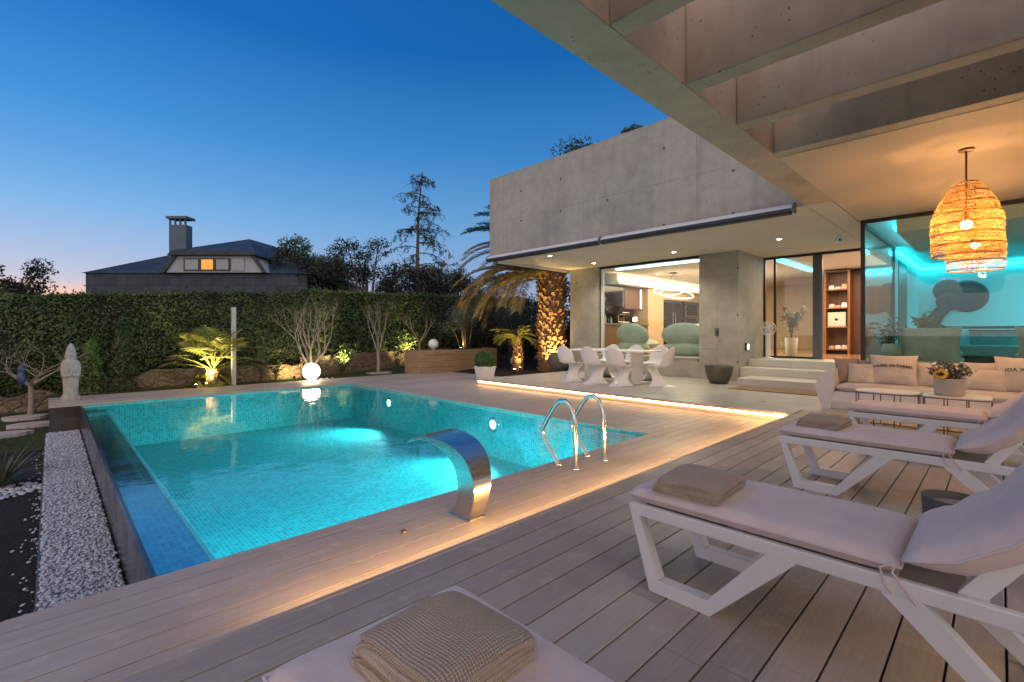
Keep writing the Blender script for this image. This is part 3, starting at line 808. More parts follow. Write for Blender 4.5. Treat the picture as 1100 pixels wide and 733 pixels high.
# awnings
def awning(name, lab, x, y0, y1):
    t = thing('folded_awning', lab, 'awning', (x,(y0+y1)/2,3.0), 0, 'folded awnings under the upper wall')
    L = (y1-y0)/2
    mb = MB(); mb.prism([(-.005,-.02),(-.005,.105),(-.06,.115),(-.13,.08),(-.15,.03),(-.13,-.005)], 'y', -L, L); mb.build('cassette', M['awn_white'], t, bevel=.004)
    mb = MB(); mb.prism([(-.155,.035),(-.17,-.015),(-.135,-.05),(-.06,-.055),(-.06,-.022),(-.132,-.008)], 'y', -L+.02, L-.02); mb.build('front_bar', M['awn_dark'], t, bevel=.003)
    mb = MB(); mb.box(-.055,-L*.75,-.032,-.03,L*.1,-.021); mb.build('folded_arm', M['black'], t)
    for s in (-1, 1):
        mb = MB(); y = s*(L-.0)
        mb.prism([(0,-.03),(0,.125),(-.07,.13),(-.145,.09),(-.165,.03),(-.15,-.04)], 'y', y, y+s*.018); mb.build('end_cap', M['frame_grey'], t)
    return t
awning('a', 'folded awning with dark front bar under the upper wall, the one nearer the palm', 8.198, 5.75, 9.22)
awning('b', 'folded awning with dark front bar under the upper wall, the one nearer the rattan lamps', 8.198, 2.2, 5.70)
t = awning('c', 'short folded awning along the short side of the upper storey beside the palm trunk', 0, -1.5, 1.5)
t.location = (10.0, 9.284, 2.995); t.rotation_euler.z = -PI/2

# shrubs growing on the roof
for (x, y, r, lb) in ((8.85,7.0,.50,'small dark shrub growing above the long parapet edge of the roof'),(8.7,5.35,.22,'tiny shrub on the roof right beside the canopy beam')):
    t = thing('roof_shrub', lb, 'shrub', (x,y,5.02))
    mb = MB()
    for k in range(7):
        a = k*2*PI/7; mb.tube([(0,0,0),(.1*math.cos(a),.1*math.sin(a),.2),(r*.8*math.cos(a),r*.8*math.sin(a),.2+r*.9)], [.012,.008,.004], 5)
    mb.build('stem', M['bark'], t)
    P, d = blob_pts(420, (0,0,.2+r*.45), (r,r*1.3,r*.6), .2)
    leaves('foliage', M['mid_leaf'], P, .045, .4, d, 1.2, t)

# ------------------------------------------------------------------ pergola
perg = thing('concrete_pergola', 'raw concrete pergola with deep cross beams over the plank deck', 'pergola', (3,1.9,3.06))
mb = MB(); mb.box(-5,1.70,3.06,8.197,2.05,3.78); mb.build('edge_beam', M['conc_beam'], perg, True, bevel=.008)
for i, x in enumerate((-2.65,-1.62,-.59,.44,1.47,2.49,3.52,4.53,5.54)):
    mb = MB(); mb.box(x,-6,3.06,x+.175,1.698,3.74); mb.build('cross_beam', M['conc_beam'], perg, True, bevel=.008)
mb = MB()
for k in range(64):
    y = 1.05 - k*.075
    mb.box(4.708,y,3.585,5.538,y+.036,3.615)
mb.build('slat_screen', M['brass'], perg, True)
mb = MB(); mb.box(5.56,-6,3.745,8.19,1.69,3.80); mb.build('roof_cover', M['conc_beam'], perg, True)

# ------------------------------------------------------------------ rattan pendants
def woven_shade(prof, tiers, n=78):
    """open weave: horizontal hoops and zigzag strands following prof(z)"""
    mb = MB()
    def pt(z, a, o=0):
        r = prof(z)+o; return (r*math.cos(a), r*math.sin(a), z)
    for z in tiers:
        pts = [pt(z, 2*PI*k/36, .003) for k in range(37)]
        mb.tube(pts, .0075, 5, False)
    for z0, z1 in zip(tiers[:-1], tiers[1:]):
        rows = 3
        for j in range(rows):
            za = z0+(z1-z0)*(j+.06)/rows; zb = z0+(z1-z0)*(j+.94)/rows
            sg = 1 if j % 2 else -1
            for k in range(n):
                a0 = 2*PI*(k+.37*j)/n + .02*math.sin(k*3.7+j); da = 2*PI/n; o_ = .006*((k*7+j) % 3)
                wv = .46+.16*math.sin(k*12.9+z0*50)
                p = [pt(za, a0, o_), pt(za, a0+da*wv, o_+.004), pt(zb, a0+da*wv+sg*da*1.5, o_), pt(zb, a0+sg*da*1.5, o_+.004)]
                mb.add(p, [(0,1,2,3)])
    return mb
def pendant(loc, lab, e):
    t = thing('rattan_pendant', lab, 'pendant lamp', loc, 0, 'rattan pendants under the canopy ceiling')
    mb = MB(); mb.lathe([(.065,-.025),(.065,-.001)], 20); mb.build('ceiling_rose', M['brass'], t)
    mb = MB(); mb.tube([(0,0,-.02),(0,0,-.66)], .008); mb.lathe([(.02,-.78),(.024,-.66),(.01,-.64)], 12); mb.build('stem', M['brass'], t)
    def prof(z):
        u = max(0, min(1, (-z-.36)/.75))
        return .085 + .188*math.sin(min(1, u/.62)*PI/2)**.85 if u < .62 else .273 - .012*((u-.62)/.38)**2
    tiers = [-.36-.75*k/7 for k in range(8)][::-1]
    woven_shade(prof, tiers).build('woven_shade', M['rattan'], t)
    mb = MB(); mb.sphere((0,0,-.79), .045, 16, 10); mb.build('bulb', M['bulb'], t)
    light('pendant_light', 'POINT', (loc[0],loc[1],loc[2]-.79), e, (1,.52,.19), .05, None, t)
pendant((6.84,.25,3.0598), 'glowing woven rattan pendant lamp nearest the loungers', 170)
pendant((8.52,.23,3.0598), 'glowing woven rattan pendant lamp farther back, close to the living room glass', 150)

# ------------------------------------------------------------------ kitchen fittings
def thingbox(name, lab, cat, base, parts, group=None):
    t = thing(name, lab, cat, base, 0, group)
    for (n_, mat, bxs, bv) in parts:
        mb = MB()
        for q in bxs: mb.box(*q)
        mb.build(n_, mat, t, True, bevel=bv)
    return t
thingbox('kitchen_counter', 'dark kitchen counter with glass wall cabinets behind the window', 'counter', (14,8.9,.5), [
    ('cabinet', M['room_brown'], [(12.3,8.6,.5,14.98,9.19,1.38)], .004), ('worktop', M['worktop'], [(12.28,8.56,1.381,14.985,9.19,1.43)], .003),
    ('backsplash', M['mirror_dark'], [(12.3,9.17,1.431,14.98,9.198,1.95)], 0), ('wall_cabinet', M['room_brown'], [(13.9,8.84,1.95,14.98,9.195,2.695)], .004),
    ('glass_front', M['mirror_dark'], [(12.4,8.84,2.0,13.88,9.19,2.66)], .003)])
thingbox('tall_cabinet', 'tall tan lacquered cabinet between counter and wine cooler', 'cabinet', (15.5,8.9,.5), [
    ('carcass', M['room_tan'], [(15.0,8.6,.5,16.08,9.19,2.695)], .004), ('upper_front', M['room_tan'], [(16.1,8.62,2.36,21.0,9.19,2.695)], .004)])
def tower(x0, x1, lab, name, cat):
    t = thing(name, lab, cat, ((x0+x1)/2,8.9,.5))
    mb = MB(); mb.box(x0,8.6,.5,x1,9.19,2.345); mb.build('body', M['fridge'], t, True, bevel=.004)
    k = 3 if name == 'oven_tower' else 2
    for i in range(k):
        mb = MB()
        if name == 'oven_tower':
            z0 = .75+i*.53; mb.box(x0+.08,8.585,z0,x1-.08,8.599,z0+.46)
        else:
            w = (x1-x0)/2; mb.box(x0+w*i+.05,8.585,.62,x0+w*(i+1)-.05,8.599,2.25)
        f = mb.build('glass_door', M['mirror_dark'], t, True)
        mb = MB()
        if name == 'oven_tower': mb.tube([(x0+.15,8.56,z0+.42),(x1-.15,8.56,z0+.42)], .012)
        else: mb.tube([(x0+w*i+(.1 if i else w-.1),8.56,1.0),(x0+w*i+(.1 if i else w-.1),8.56,1.9)], .012)
        mb.build('handle', M['chrome'], f, True)
tower(16.1,17.55,'steel wine cooler with two dark glass doors in the kitchen','wine_cooler','wine cooler')
tower(17.85,18.9,'steel tower of three dark built-in ovens in the kitchen','oven_tower','oven')
thingbox('kitchen_island', 'pale kitchen island with a white top behind the right shell chair', 'kitchen island', (16.0,6.2,.5), [
    ('base', M['room_tan'], [(15.2,5.4,.5,16.9,7.0,1.36)], .004), ('top', M['white'], [(15.1,5.3,1.361,17.0,7.1,1.42)], .004)])
rr = random.Random(4)
for k in range(6):
    x = 15.25+rr.random()*.8; y = 5.8+.2*k
    mb = MB(); mb.lathe([(.03,0),(.03,.004),(.006,.01),(.006,.09),(.035,.12),(.04,.17),(.032,.2)], 12)
    o = mb.build('wine_glass', M['glass'], None); o.location = (x,y,1.421)
    tag(o, 'clear wine glass standing on the white kitchen island', 'wine glass', 'wine glasses on the kitchen island')
t = thing('counter_lamp', 'small lit lamp on the dark kitchen counter behind the window', 'lamp', (14.55,8.85,1.431))
mb = MB(); mb.lathe([(.06,0),(.06,.015),(.015,.03),(.015,.1)], 14); mb.build('base', M['brass'], t)
mb = MB(); mb.lathe([(.09,.1),(.07,.24)], 16, caps=False); mb.lathe([(.05,.11),(.05,.22)], 10); mb.build('lamp_shade', M['ring'], t)
t = thing('coffee_machine', 'chrome coffee machine on the dark kitchen counter', 'coffee machine', (13.75,8.85,1.431))
mb = MB(); mb.box(-.2,-.16,0,.2,.16,.06); mb.box(-.2,.02,.061,.2,.16,.30); mb.box(-.2,-.16,.30,.2,.16,.38); mb.build('housing', M['chrome'], t, bevel=.01)
for k in (-1,1):
    mb = MB(); mb.lathe([(.035,.20),(.035,.299)], 12, (k*.09,-.08,0)); mb.build('spout', M['black'], t)
for k in range(5):
    mb = MB(); h = .2+.05*(k%3); mb.lathe([(.035,0),(.035,h*.6),(.012,h*.8),(.012,h)], 12)
    o = mb.build('bottle', M[('mirror_dark','sage','room_tan')[k%3]], None); o.location = (12.6+.16*k,8.95,1.431)
    tag(o, 'bottle in the row at the left end of the kitchen counter', 'bottle', 'bottles on the kitchen counter')
t = thing('tube_lamp', 'vertical lit tube lamp hanging over the kitchen counter', 'lamp', (14.35,8.5,2.70))
mb = MB(); mb.tube([(0,0,0),(0,0,-.12)], .004, 6); mb.build('wire', M['frame'], t)
mb = MB(); mb.tube([(0,0,-.12),(0,0,-.75)], .028, 10); mb.build('glowing_tube', M['ring'], t)
# ring chandelier
t = thing('ring_chandelier', 'chandelier of tilted glowing rings over the kitchen', 'chandelier', (14.1,7.2,3.03))
mb = MB(); mb.lathe([(.12,-.03),(.12,0)], 20); mb.build('ceiling_rose', M['frame'], t)
for (r, tx, ty, z) in ((.50,10,-14,-.46),(.40,-14,8,-.58),(.60,6,12,-.66)):
    Mx = Matrix.Translation((0,0,z)) @ Matrix.Rotation(R(tx),4,'X') @ Matrix.Rotation(R(ty),4,'Y')
    mb = MB(); mb.tube([tuple(Mx @ Vector((r*math.cos(a*2*PI/40), r*math.sin(a*2*PI/40), 0))) for a in range(41)], .016, 8, False)
    mb.build('glowing_ring', M['ring'], t)
    mb = MB(); mb.tube([(0,0,-.02), tuple(Mx @ Vector((r,0,0)))], .003, 4); mb.tube([(0,0,-.02), tuple(Mx @ Vector((-r,0,0)))], .003, 4); mb.build('wire', M['frame'], t)
# shell armchairs inside, seen from behind
def shell_chair(y, w, lab, lean):
    t = thing('shell_armchair', lab, 'armchair', (12.5,y,.5), 0, 'shell armchairs behind the kitchen window')
    for nm, z, h, tk, ln in (('back_shell',.58,.56,.26,lean),('lower_shell',.17,.40,.34,0)):
        Mx = Matrix.Translation((-.30,0,z)) @ Matrix.Rotation(R(ln),4,'X') @ Matrix.Rotation(R(-86),4,'Y')
        ww = w if nm == 'back_shell' else w*1.02
        mb = MB(); mb.pillow(h*1.12, ww*1.1, tk, Mx, 2.2, .5, 22, 24, 0, round_=True); o = mb.build(nm, M['sage'], t)
        mb = MB(); pts = []
        for k in range(41):
            a = 2*PI*k/40; ca, sa = math.cos(a), math.sin(a); m_ = max(abs(ca),abs(sa)); u, v = ca/m_, sa/m_
            pts.append(tuple(Mx @ Vector((h*.56*u*math.sqrt(1-v*v/2), ww*.55*v*math.sqrt(1-u*u/2), 0))))
        mb.tube(pts, .016, 6, False); mb.build('piping', M['piping'], o)
    mb = MB(); mb.pillow(.75, w*.9, .30, Matrix.Translation((.1,0,.3)), 4, .4); mb.build('seat', M['sage'], t)
    mb = MB(); mb.lathe([(.3,0),(.3,.02),(.05,.05),(.05,.16)], 20); mb.build('base', M['frame'], t)
shell_chair(7.5, .96, 'left sage green shell armchair behind the kitchen window', 10)
shell_chair(5.95, 1.12, 'right and wider sage green shell armchair behind the kitchen window', 0)

# hall: walnut shelf unit
t = thing('walnut_shelf', 'tall walnut shelf unit lit in the hall beyond the open door', 'bookshelf', (16.9,3.1,.5))
mb = MB(); mb.box(17.2,2.55,.5,17.44,3.74,3.0); mb.build('back_panel', M['room_brown'], t, True)
for y in (2.72,3.1,3.70):
    mb = MB(); mb.box(16.75,y-.03,.5,17.2,y+.03,3.0); mb.build('upright', M['shelf_wood'], t, True)
for z in (.62,1.28,1.85,2.4,2.95):
    mb = MB(); mb.box(16.76,3.131,z,17.2,3.669,z+.035); mb.build('shelf', M['shelf_wood'], t, True)
mb = MB(); mb.box(16.74,2.0,.5,17.44,2.689,3.0); mb.build('door', M['shelf_wood'], t, True)
rr = random.Random(9)
for zi, z in enumerate((.656,1.886,2.436)):
    for k in range(3):
        mb = MB(); h = rr.uniform(.04,.09); y = 3.16+k*.16; mb.box(16.85,y,z,17.1,y+.14,z+h); mb.box(16.86,y+.008,z+h+.001,17.08,y+.13,z+h*1.7)
        o = mb.build('book_stack', M[('cream','white','room_tan')[(k+zi)%3]], None, bevel=.003); tag(o, ['flat pile of books on the lowest shelf of the walnut unit','flat pile of books on the middle shelf of the walnut unit','flat pile of books on the top shelf of the walnut unit'][zi], 'books', 'book piles on the walnut shelf')
t = thing('art_panel', 'pale green square panel with a dark motif on the walnut shelf', 'picture', (16.8,3.4,1.316))
mb = MB(); mb.box(16.78,3.18,1.318,16.83,3.63,1.74); mb.build('frame', M['cream'], t, True, bevel=.004)
mb = MB(); mb.box(16.772,3.22,1.36,16.779,3.59,1.70); mb.build('print', M['screen_print'], t, True)
mb = MB(); mb.lathe([(.03,0),(.04,.004),(1e-4,.008)], 14); o = mb.build('motif', M['black'], t); o.location = Vector((16.771,3.41,1.53)) - wloc(t); o.rotation_euler = (0,-PI/2,0)

# living room things
def plant(name, lab, loc, h, r, nl, size, mat, pot=None, pr=.14, ph=.28, aspect=.35):
    t = thing(name, lab, 'plant', loc)
    z0 = 0
    if pot: 
        mb = MB(); mb.lathe([(pr*.75,0),(pr,ph),(pr*.92,ph),(pr*.88,ph-.03),(1e-4,ph-.03)], 20); mb.build('pot', pot, t); z0 = ph-.03
    mb = MB(); C = []; Dn = []
    rr = random.Random(hash(name+str(round(loc[0]*10)))%1000 if False else int(loc[0]*100+loc[1]*10))
    for k in range(9):
        a = rr.uniform(0,2*PI); q = rr.uniform(.4,1)
        tip = Vector((r*q*math.cos(a), r*q*math.sin(a), z0+(h-z0)*rr.uniform(.55,1)))
        mid = Vector((tip.x*.3, tip.y*.3, z0+(tip.z-z0)*.6))
        mb.tube([(0,0,z0),tuple(mid),tuple(tip)], [.008,.006,.003], 5)
        for j in range(nl):
            f = .35+.65*j/nl; p = mid.lerp(tip, max(0,(f-.5)*2)) if f > .5 else Vector((0,0,z0)).lerp(mid, f*2)
            C.append(p + Vector((rr.gauss(0,.05),rr.gauss(0,.05),rr.gauss(0,.04)))*(r/.35)); Dn.append((rr.gauss(0,.4),rr.gauss(0,.4),1))
    mb.build('stem', M['bark'], t)
    leaves('foliage', mat, np.array([tuple(c) for c in C]), size, aspect, np.array(Dn), .6, t)
    return t
plant('indoor_plant', 'bushy green indoor plant behind the left half of the living room glass', (11.9,.95,.42), 1.15, .42, 26, .085, M['fern_leaf'], M['white_pot'], .18, .35)
plant('indoor_plant', 'leafy indoor plant in the glass corner next to the dark window frame', (10.9,1.42,.42), .98, .22, 16, .06, M['fern_leaf'], M['white_pot'], .12, .25)
plant('flower_bouquet', 'tall bouquet with pale yellow blooms inside behind the fixed door pane', (14.2,3.9,.5), 1.35, .38, 22, .07, M['olive_leaf'], M['planter_cyl'], .16, .5)
def indoor_sofa(y0, y1, lab):
    t = thing('sage_sofa', lab, 'sofa', (11.3,(y0+y1)/2,.42))
    L = y1-y0
    mb = MB(); mb.box(-.4,-L/2,.06,.45,L/2,.28); mb.build('base', M['sage'], t, bevel=.03)
    mb = MB(); mb.pillow(.66, L, .30, Matrix.Translation((-.28,0,.50)) @ Matrix.Rotation(R(-76),4,'Y'), 2.6, .5, 18, 22, .07, 3, .03); mb.build('back_cushion', M['sage'], t)
    mb = MB(); mb.pillow(.75, L, .2, Matrix.Translation((.08,0,.34)), 7, .4, 14, 18, .02); mb.build('seat_cushion', M['sage'], t)
    for s in (-1,1):
        mb = MB(); mb.box(-.3,s*L*.42-.03,0,.3,s*L*.42+.03,.06); mb.build('foot', M['frame'], t)
indoor_sofa(.45,1.3,'sage green sofa inside the glass directly behind the lettered left pillow')
indoor_sofa(-1.7,-.15,'wider sage green sofa inside the glass at the right edge')
t = thing('stacked_pouf', 'pale pouf of two stacked round cushions beside the left indoor sofa', 'pouf', (10.75,1.36,.42))
for z, r in ((.15,.2),(.40,.15)):
    mb = MB(); mb.lathe([(1e-3,-.13),(r*.8,-.11),(r,0),(r*.8,.11),(1e-3,.13)], 20, (0,0,z)); mb.build('cushion', M['sage'], t)
t = thing('console_table', 'dark console table with splayed legs in the teal living room', 'table', (13.6,.2,.42))
mb = MB(); mb.box(-.25,-1.0,.80,.25,1.0,.85); mb.build('top', M['black'], t)
for s in (-1,1):
    for q in (-1,1):
        mb = MB(); mb.bar((q*.18,s*.55,.80),(q*.2,s*.8,0),.05,.05); mb.build('leg', M['black'], t)
thingbox('low_cabinet', 'long dark low cabinet against the teal back wall of the living room', 'cabinet', (17.1,-1,.42), [  # dark piece added to tone down the bright lower wall
    ('body', M['worktop'], [(16.85,-3.2,.50,17.39,.55,1.18)], .005), ('top', M['mirror_dark'], [(16.82,-3.22,1.181,17.392,.57,1.21)], .003), ('base', M['black'], [(16.95,-3.1,.42,17.3,.45,.499)], 0)])
thingbox('dark_bench', 'dark upholstered bench across the living room behind the two indoor sofas', 'bench', (14.9,-1,.42), [
    ('seat', M['taupe'], [(14.5,-2.6,.62,15.1,.9,.86)], .03), ('frame', M['black'], [(14.55,-2.5,.42,15.05,.8,.619)], 0)])
t = thing('wall_sculpture', 'dark flower shaped sculpture on the teal living room wall', 'sculpture', (17.38,.8,1.2))
def disc(y, z, r, d=.06):
    mb = MB(); mb.lathe([(r,0),(r,.03),(r*.85,.05),(1e-4,.055)], 28); o = mb.build('petal', M['teal_dark'], t)
    o.location = Vector((17.398-d+.06,y,z)) - wloc(t); o.rotation_euler = (0,-PI/2,0)
disc(.62,2.10,.42); disc(1.0,2.28,.30,.075); disc(.98,1.98,.26,.09)
mb = MB(); mb.tube([(17.36,.98,1.95),(17.36,1.2,1.6),(17.36,1.42,1.25)], [.16,.15,.2], 10); mb.build('stem', M['teal_dark'], t, True)

# ------------------------------------------------------------------ sun loungers
def make_lounger():
    """root at the middle of its length, foot end towards +y"""
    t = thing('sun_lounger', 'x', 'sun lounger', (0,0,0), 0, 'white sun loungers in a row on the deck')
    W = .255; Y1 = .90; Y0 = -1.0; ZT = .37; HB = .054
    mb = MB()
    for s in (-1, 1):
        mb.box(s*W-.03 if s > 0 else s*W-.0, Y0, ZT-HB, s*W if s > 0 else s*W+.03, Y1, ZT)
    for y in (Y1-.06, .42, -.06, -.27, Y0): mb.box(-W+.031, y, ZT-.045, W-.031, y+.06, ZT-.006)
    mb.build('frame', M['white_metal'], t, bevel=.006)
    def loop(p):
        # p: y of outer top, outer foot, inner foot, inner top ; closed bar outline with a flat skid
        a, b_, c, d_ = p; sg = 1 if a > d_ else -1
        w = .040
        return [(a, ZT-.004), (a-sg*w, ZT-HB-.004), (b_-sg*w*.9, .055), (c+sg*.005, .055), (d_+sg*.02, ZT-HB-.002), (d_-sg*.12, ZT-HB-.002), (c-sg*.02, 0), (b_, 0), (a, ZT-HB-.02)]
    for s in (-1, 1):
        x0, x1 = (W-.050, W+.004) if s > 0 else (-W-.004, -W+.050)
        for p in ((Y1+.006, .80, .53, .25), (-.98, -.76, -.36, -.05)):
            a, b_, c, d_ = p; sg = 1 if a > d_ else -1
            w = .036
            mb = MB()
            # three mitred bars: outer strut, skid, inner strut
            mb.prism([(a, ZT-.003), (b_, 0), (b_-sg*w*1.25, .058), (a-sg*w, ZT-.003)], 'x', x0, x1)
            mb.prism([(b_, 0), (c, 0), (c+sg*.012, .060), (b_-sg*w*1.25, .058)], 'x', x0, x1)
            mb.prism([(c, 0), (d_-sg*.03, ZT-HB+.002), (d_+sg*.075, ZT-HB+.002), (c+sg*.012, .060)], 'x', x0, x1)
            mb.build('leg', M['white_metal'], t, bevel=.006)
    # sling platform
    mb = MB(); mb.box(-W+.032, -.27, ZT-.022, W-.032, Y1-.02, ZT-.008); mb.build('sling', M['taupe'], t)
    # raised back rest frame
    hy, hz = -.22, ZT-.02; ey, ez = -.66, 1.02
    mb = MB()
    for s in (-1, 1): mb.bar((s*(W-.055),hy,hz),(s*(W-.055),ey,ez), .034,.055, (0,1,0))
    mb.bar((-W+.055,ey,ez),(W-.055,ey,ez),.05,.04)
    mb.bar((-W+.055,(hy+ey)/2,(hz+ez)/2),(W-.055,(hy+ey)/2,(hz+ez)/2),.04,.03)
    for s in (-1, 1): mb.tube([(s*(W-.07),-.40,.62),(s*(W-.07),-.56,ZT-.05)], .009, 6)
    mb.build('backrest', M['white_metal'], t, bevel=.004)
    # mattress and curved back cushion
    mb = MB(); mb.pillow(.515, .985, .078, Matrix.Translation((0,.42,ZT+.039)), 10, .4, 26, 40, .012, 2, .004)
    sc_ = mb.build('seat_cushion', M['cushion'], t)
    for dz in (.0,):
        mb = MB(); mb.tube([(sx*.2575*(1-.012*(1-v*v)), .42+sy*.4925*(1-.012*(1-u*u)), ZT+.039) for sx, sy, u, v in [(2*q-1,1,2*q-1,1) for q in [k/12 for k in range(13)]]+[(1,1-2*q,1,1-2*q) for q in [k/18 for k in range(1,19)]]+[(1-2*q,-1,1-2*q,-1) for q in [k/12 for k in range(1,13)]]+[(-1,2*q-1,-1,2*q-1) for q in [k/18 for k in range(1,19)]]], .0045, 6, False); mb.build('piping', M['cushion'], sc_)
    path = [Vector(p) for p in ((.0,-.075,.437),(0,-.20,.472),(0,-.32,.56),(0,-.42,.69),(0,-.51,.86),(0,-.58,1.04))]
    def bend(P):
        f = (P.y/.92+.5)*(len(path)-1); i = max(0, min(len(path)-2, int(f))); q = f-i
        a = path[i].lerp(path[i+1], q)
        def tan(j): return (path[min(j+1,len(path)-1)]-path[max(j-1,0)]).normalized()
        d = tan(i).lerp(tan(i+1), q).normalized()
        nrm = Vector((1,0,0)).cross(d)
        if nrm.z < 0: nrm = -nrm
        nrm = -Vector((0,d.z,-d.y)) if False else nrm
        return (P.x, a.y + nrm.y*P.z, a.z + nrm.z*P.z)
    mb = MB(); mb.pillow(.54, .92, .16, Matrix.Identity(4), 3.2, .5, 26, 36, .02, 5, .006, bend)
    bc = mb.build('back_cushion', M['cushion'], t)
    # piping seam round the back cushion
    mb = MB(); pts = []
    for k in range(80):
        a = k/80*4; q = a % 1; sd = int(a)
        u, v = ((2*q-1,1),(1,1-2*q),(1-2*q,-1),(-1,2*q-1))[sd]
        pts.append(bend(Vector((.27*u*(1-.02*(1-v*v)), .46*v*(1-.02*(1-u*u)), 0))))
    pts.append(pts[0]); mb.tube(pts, .0045, 5, False); mb.build('piping', M['cushion'], bc)
    for s in (-1, 1):
        mb = MB()
        mb.tube([(s*.255,-.06,.42),(s*.262,-.05,.39),(s*.262,-.08,.35),(s*.264,-.11,.31)], .0035, 5)
        mb.tube([(s*.255,-.06,.42),(s*.266,-.02,.40),(s*.263,-.03,.35),(s*.264,-.05,.325)], .0035, 5)
        mb.build('tie_cord', M['cushion'], t)
    return t
lng = make_lounger()
LP = [(2.17,.29,'second white sun lounger from the camera, seen almost whole, with a folded towel'),
      (.585,.19,'nearest white sun lounger at the bottom edge, only its foot end in view'),
      (4.22,.27,'third white sun lounger from the camera with a folded towel, behind the grey ash pot'),
      (5.90,.15,'farthest white sun lounger without a towel, in front of the white tables and sofa')]
lng.location = LP[0][:2] + (0,); lng['label'] = LP[0][2]
for x, y, lb in LP[1:]: dup(lng, (x,y,0), 0, lb)

# folded waffle towels: one ribbon folded in layers
def make_towel(w, d, lab, loc, rz, seed):
    rr = random.Random(seed); mb = MB()
    th = .0128; lay = 5; path = []
    for i in range(lay):
        z = .008 + i*.0145; y0, y1 = -d/2+.004*rr.random(), d/2-.012-.003*i
        seq = [(y0,z),(y0*.5,z+.001),(0,z),(y1*.6,z+.001),(y1,z)]
        path += seq if i % 2 == 0 else seq[::-1]
        if i < lay-1:
            e = path[-1]; sg = 1 if i % 2 == 0 else -1
            path += [(e[0]+sg*.006, e[1]+.003),(e[0]+sg*.0085, e[1]+.0073),(e[0]+sg*.006, e[1]+.0115)]
    n = len(path); L = []; Rr = []
    for i, (y, z) in enumerate(path):
        a = path[max(0,i-1)]; b_ = path[min(n-1,i+1)]; dx, dz = b_[0]-a[0], b_[1]-a[1]; l = math.hypot(dx,dz) or 1
        nx, nz = -dz/l*th/2, dx/l*th/2
        L.append((y+nx,z+nz)); Rr.append((y-nx,z-nz))
    NX = 18
    def P(p, i): 
        x = -w/2 + w*i/NX
        e = min(1, min(i, NX-i)/1.5)
        return (x + .004*mnoise.noise(Vector((p[0]*12,p[1]*60,seed))), p[0] + .004*mnoise.noise(Vector((x*8,p[1]*40,seed+3))), max(.001, p[1] + .004*mnoise.noise(Vector((x*7,p[0]*7,seed+9)))*(.3+p[1]*22)*.8 - (1-e)*.004 - .010*(abs(p[0])/(d/2))**3*min(1,p[1]/.05) - .008*(abs(x)/(w/2))**4*min(1,p[1]/.05)))
    for S, fl in ((L,0),(Rr,1)):
        vs = [P(p,i) for p in S for i in range(NX+1)]
        fs = [(j*(NX+1)+i, j*(NX+1)+i+1, (j+1)*(NX+1)+i+1, (j+1)*(NX+1)+i) for j in range(n-1) for i in range(NX)]
        mb.add(vs, fs if fl else [f[::-1] for f in fs], True)
    for i in (0, NX):
        mb.add([P(p,i) for p in L]+[P(p,i) for p in Rr], [(j,j+1,n+j+1,n+j) for j in range(n-1)])
    for j in (0, n-1):
        mb.add([P(L[j],i) for i in range(NX+1)]+[P(Rr[j],i) for i in range(NX+1)], [(i,i+1,NX+2+i,NX+1+i) for i in range(NX)])
    o = mb.build('folded_towel', M['towel'], None)
    o.location = loc; o.rotation_euler.z = rz
    return tag(o, lab, 'towel', 'folded towels on the loungers')
make_towel(.275, .27, 'folded beige waffle towel on the nearest lounger at the bottom edge', (.595,.825,.447), R(93), 1)
make_towel(.33, .28, 'folded beige waffle towel on the second lounger from the camera', (2.08,.945,.447), R(3), 2)
make_towel(.30, .27, 'folded beige waffle towel on the third lounger from the camera', (4.17,.93,.447), R(-4), 3)

# ash pots on the deck
def pot(name, lab, cat, loc, prof, mat, fill=None, fz=None, fr=None):
    t = thing(name, lab, cat, loc)
    mb = MB(); mb.lathe(prof, 28); mb.build('pot_body', mat, t)
    if fill:
        mb = MB(); mb.lathe([(fr, fz-.012),(fr*.6, fz),(1e-4, fz+.008)], 24); mb.build('sand_filling', fill, t)
    return t
pot('ash_pot', 'dark grey pot filled with sand between the second and third lounger', 'pot', (3.36,.16,0), [(.11,0),(.125,.01),(.135,.2),(.14,.29),(.128,.29),(.122,.24),(1e-4,.23)], M['pot_grey'], M['sand'], .262, .125)
pot('dark_bowl_planter', 'wide dark green grey planter bowl at the foot of the concrete pier', 'planter', (10.78,4.42,0), [(.17,0),(.2,.02),(.27,.2),(.30,.36),(.315,.40),(.29,.40),(.28,.36),(1e-4,.33)], M['dark_pot'], M['soil'], .345, .27)
pot('round_dark_planter', 'round dark planter standing behind the end of the dining table near the palm', 'planter', (11.05,9.35,0), [(.16,0),(.25,.04),(.33,.22),(.33,.36),(.26,.5),(.23,.52),(.21,.5),(1e-4,.47)], M['pot_grey'])

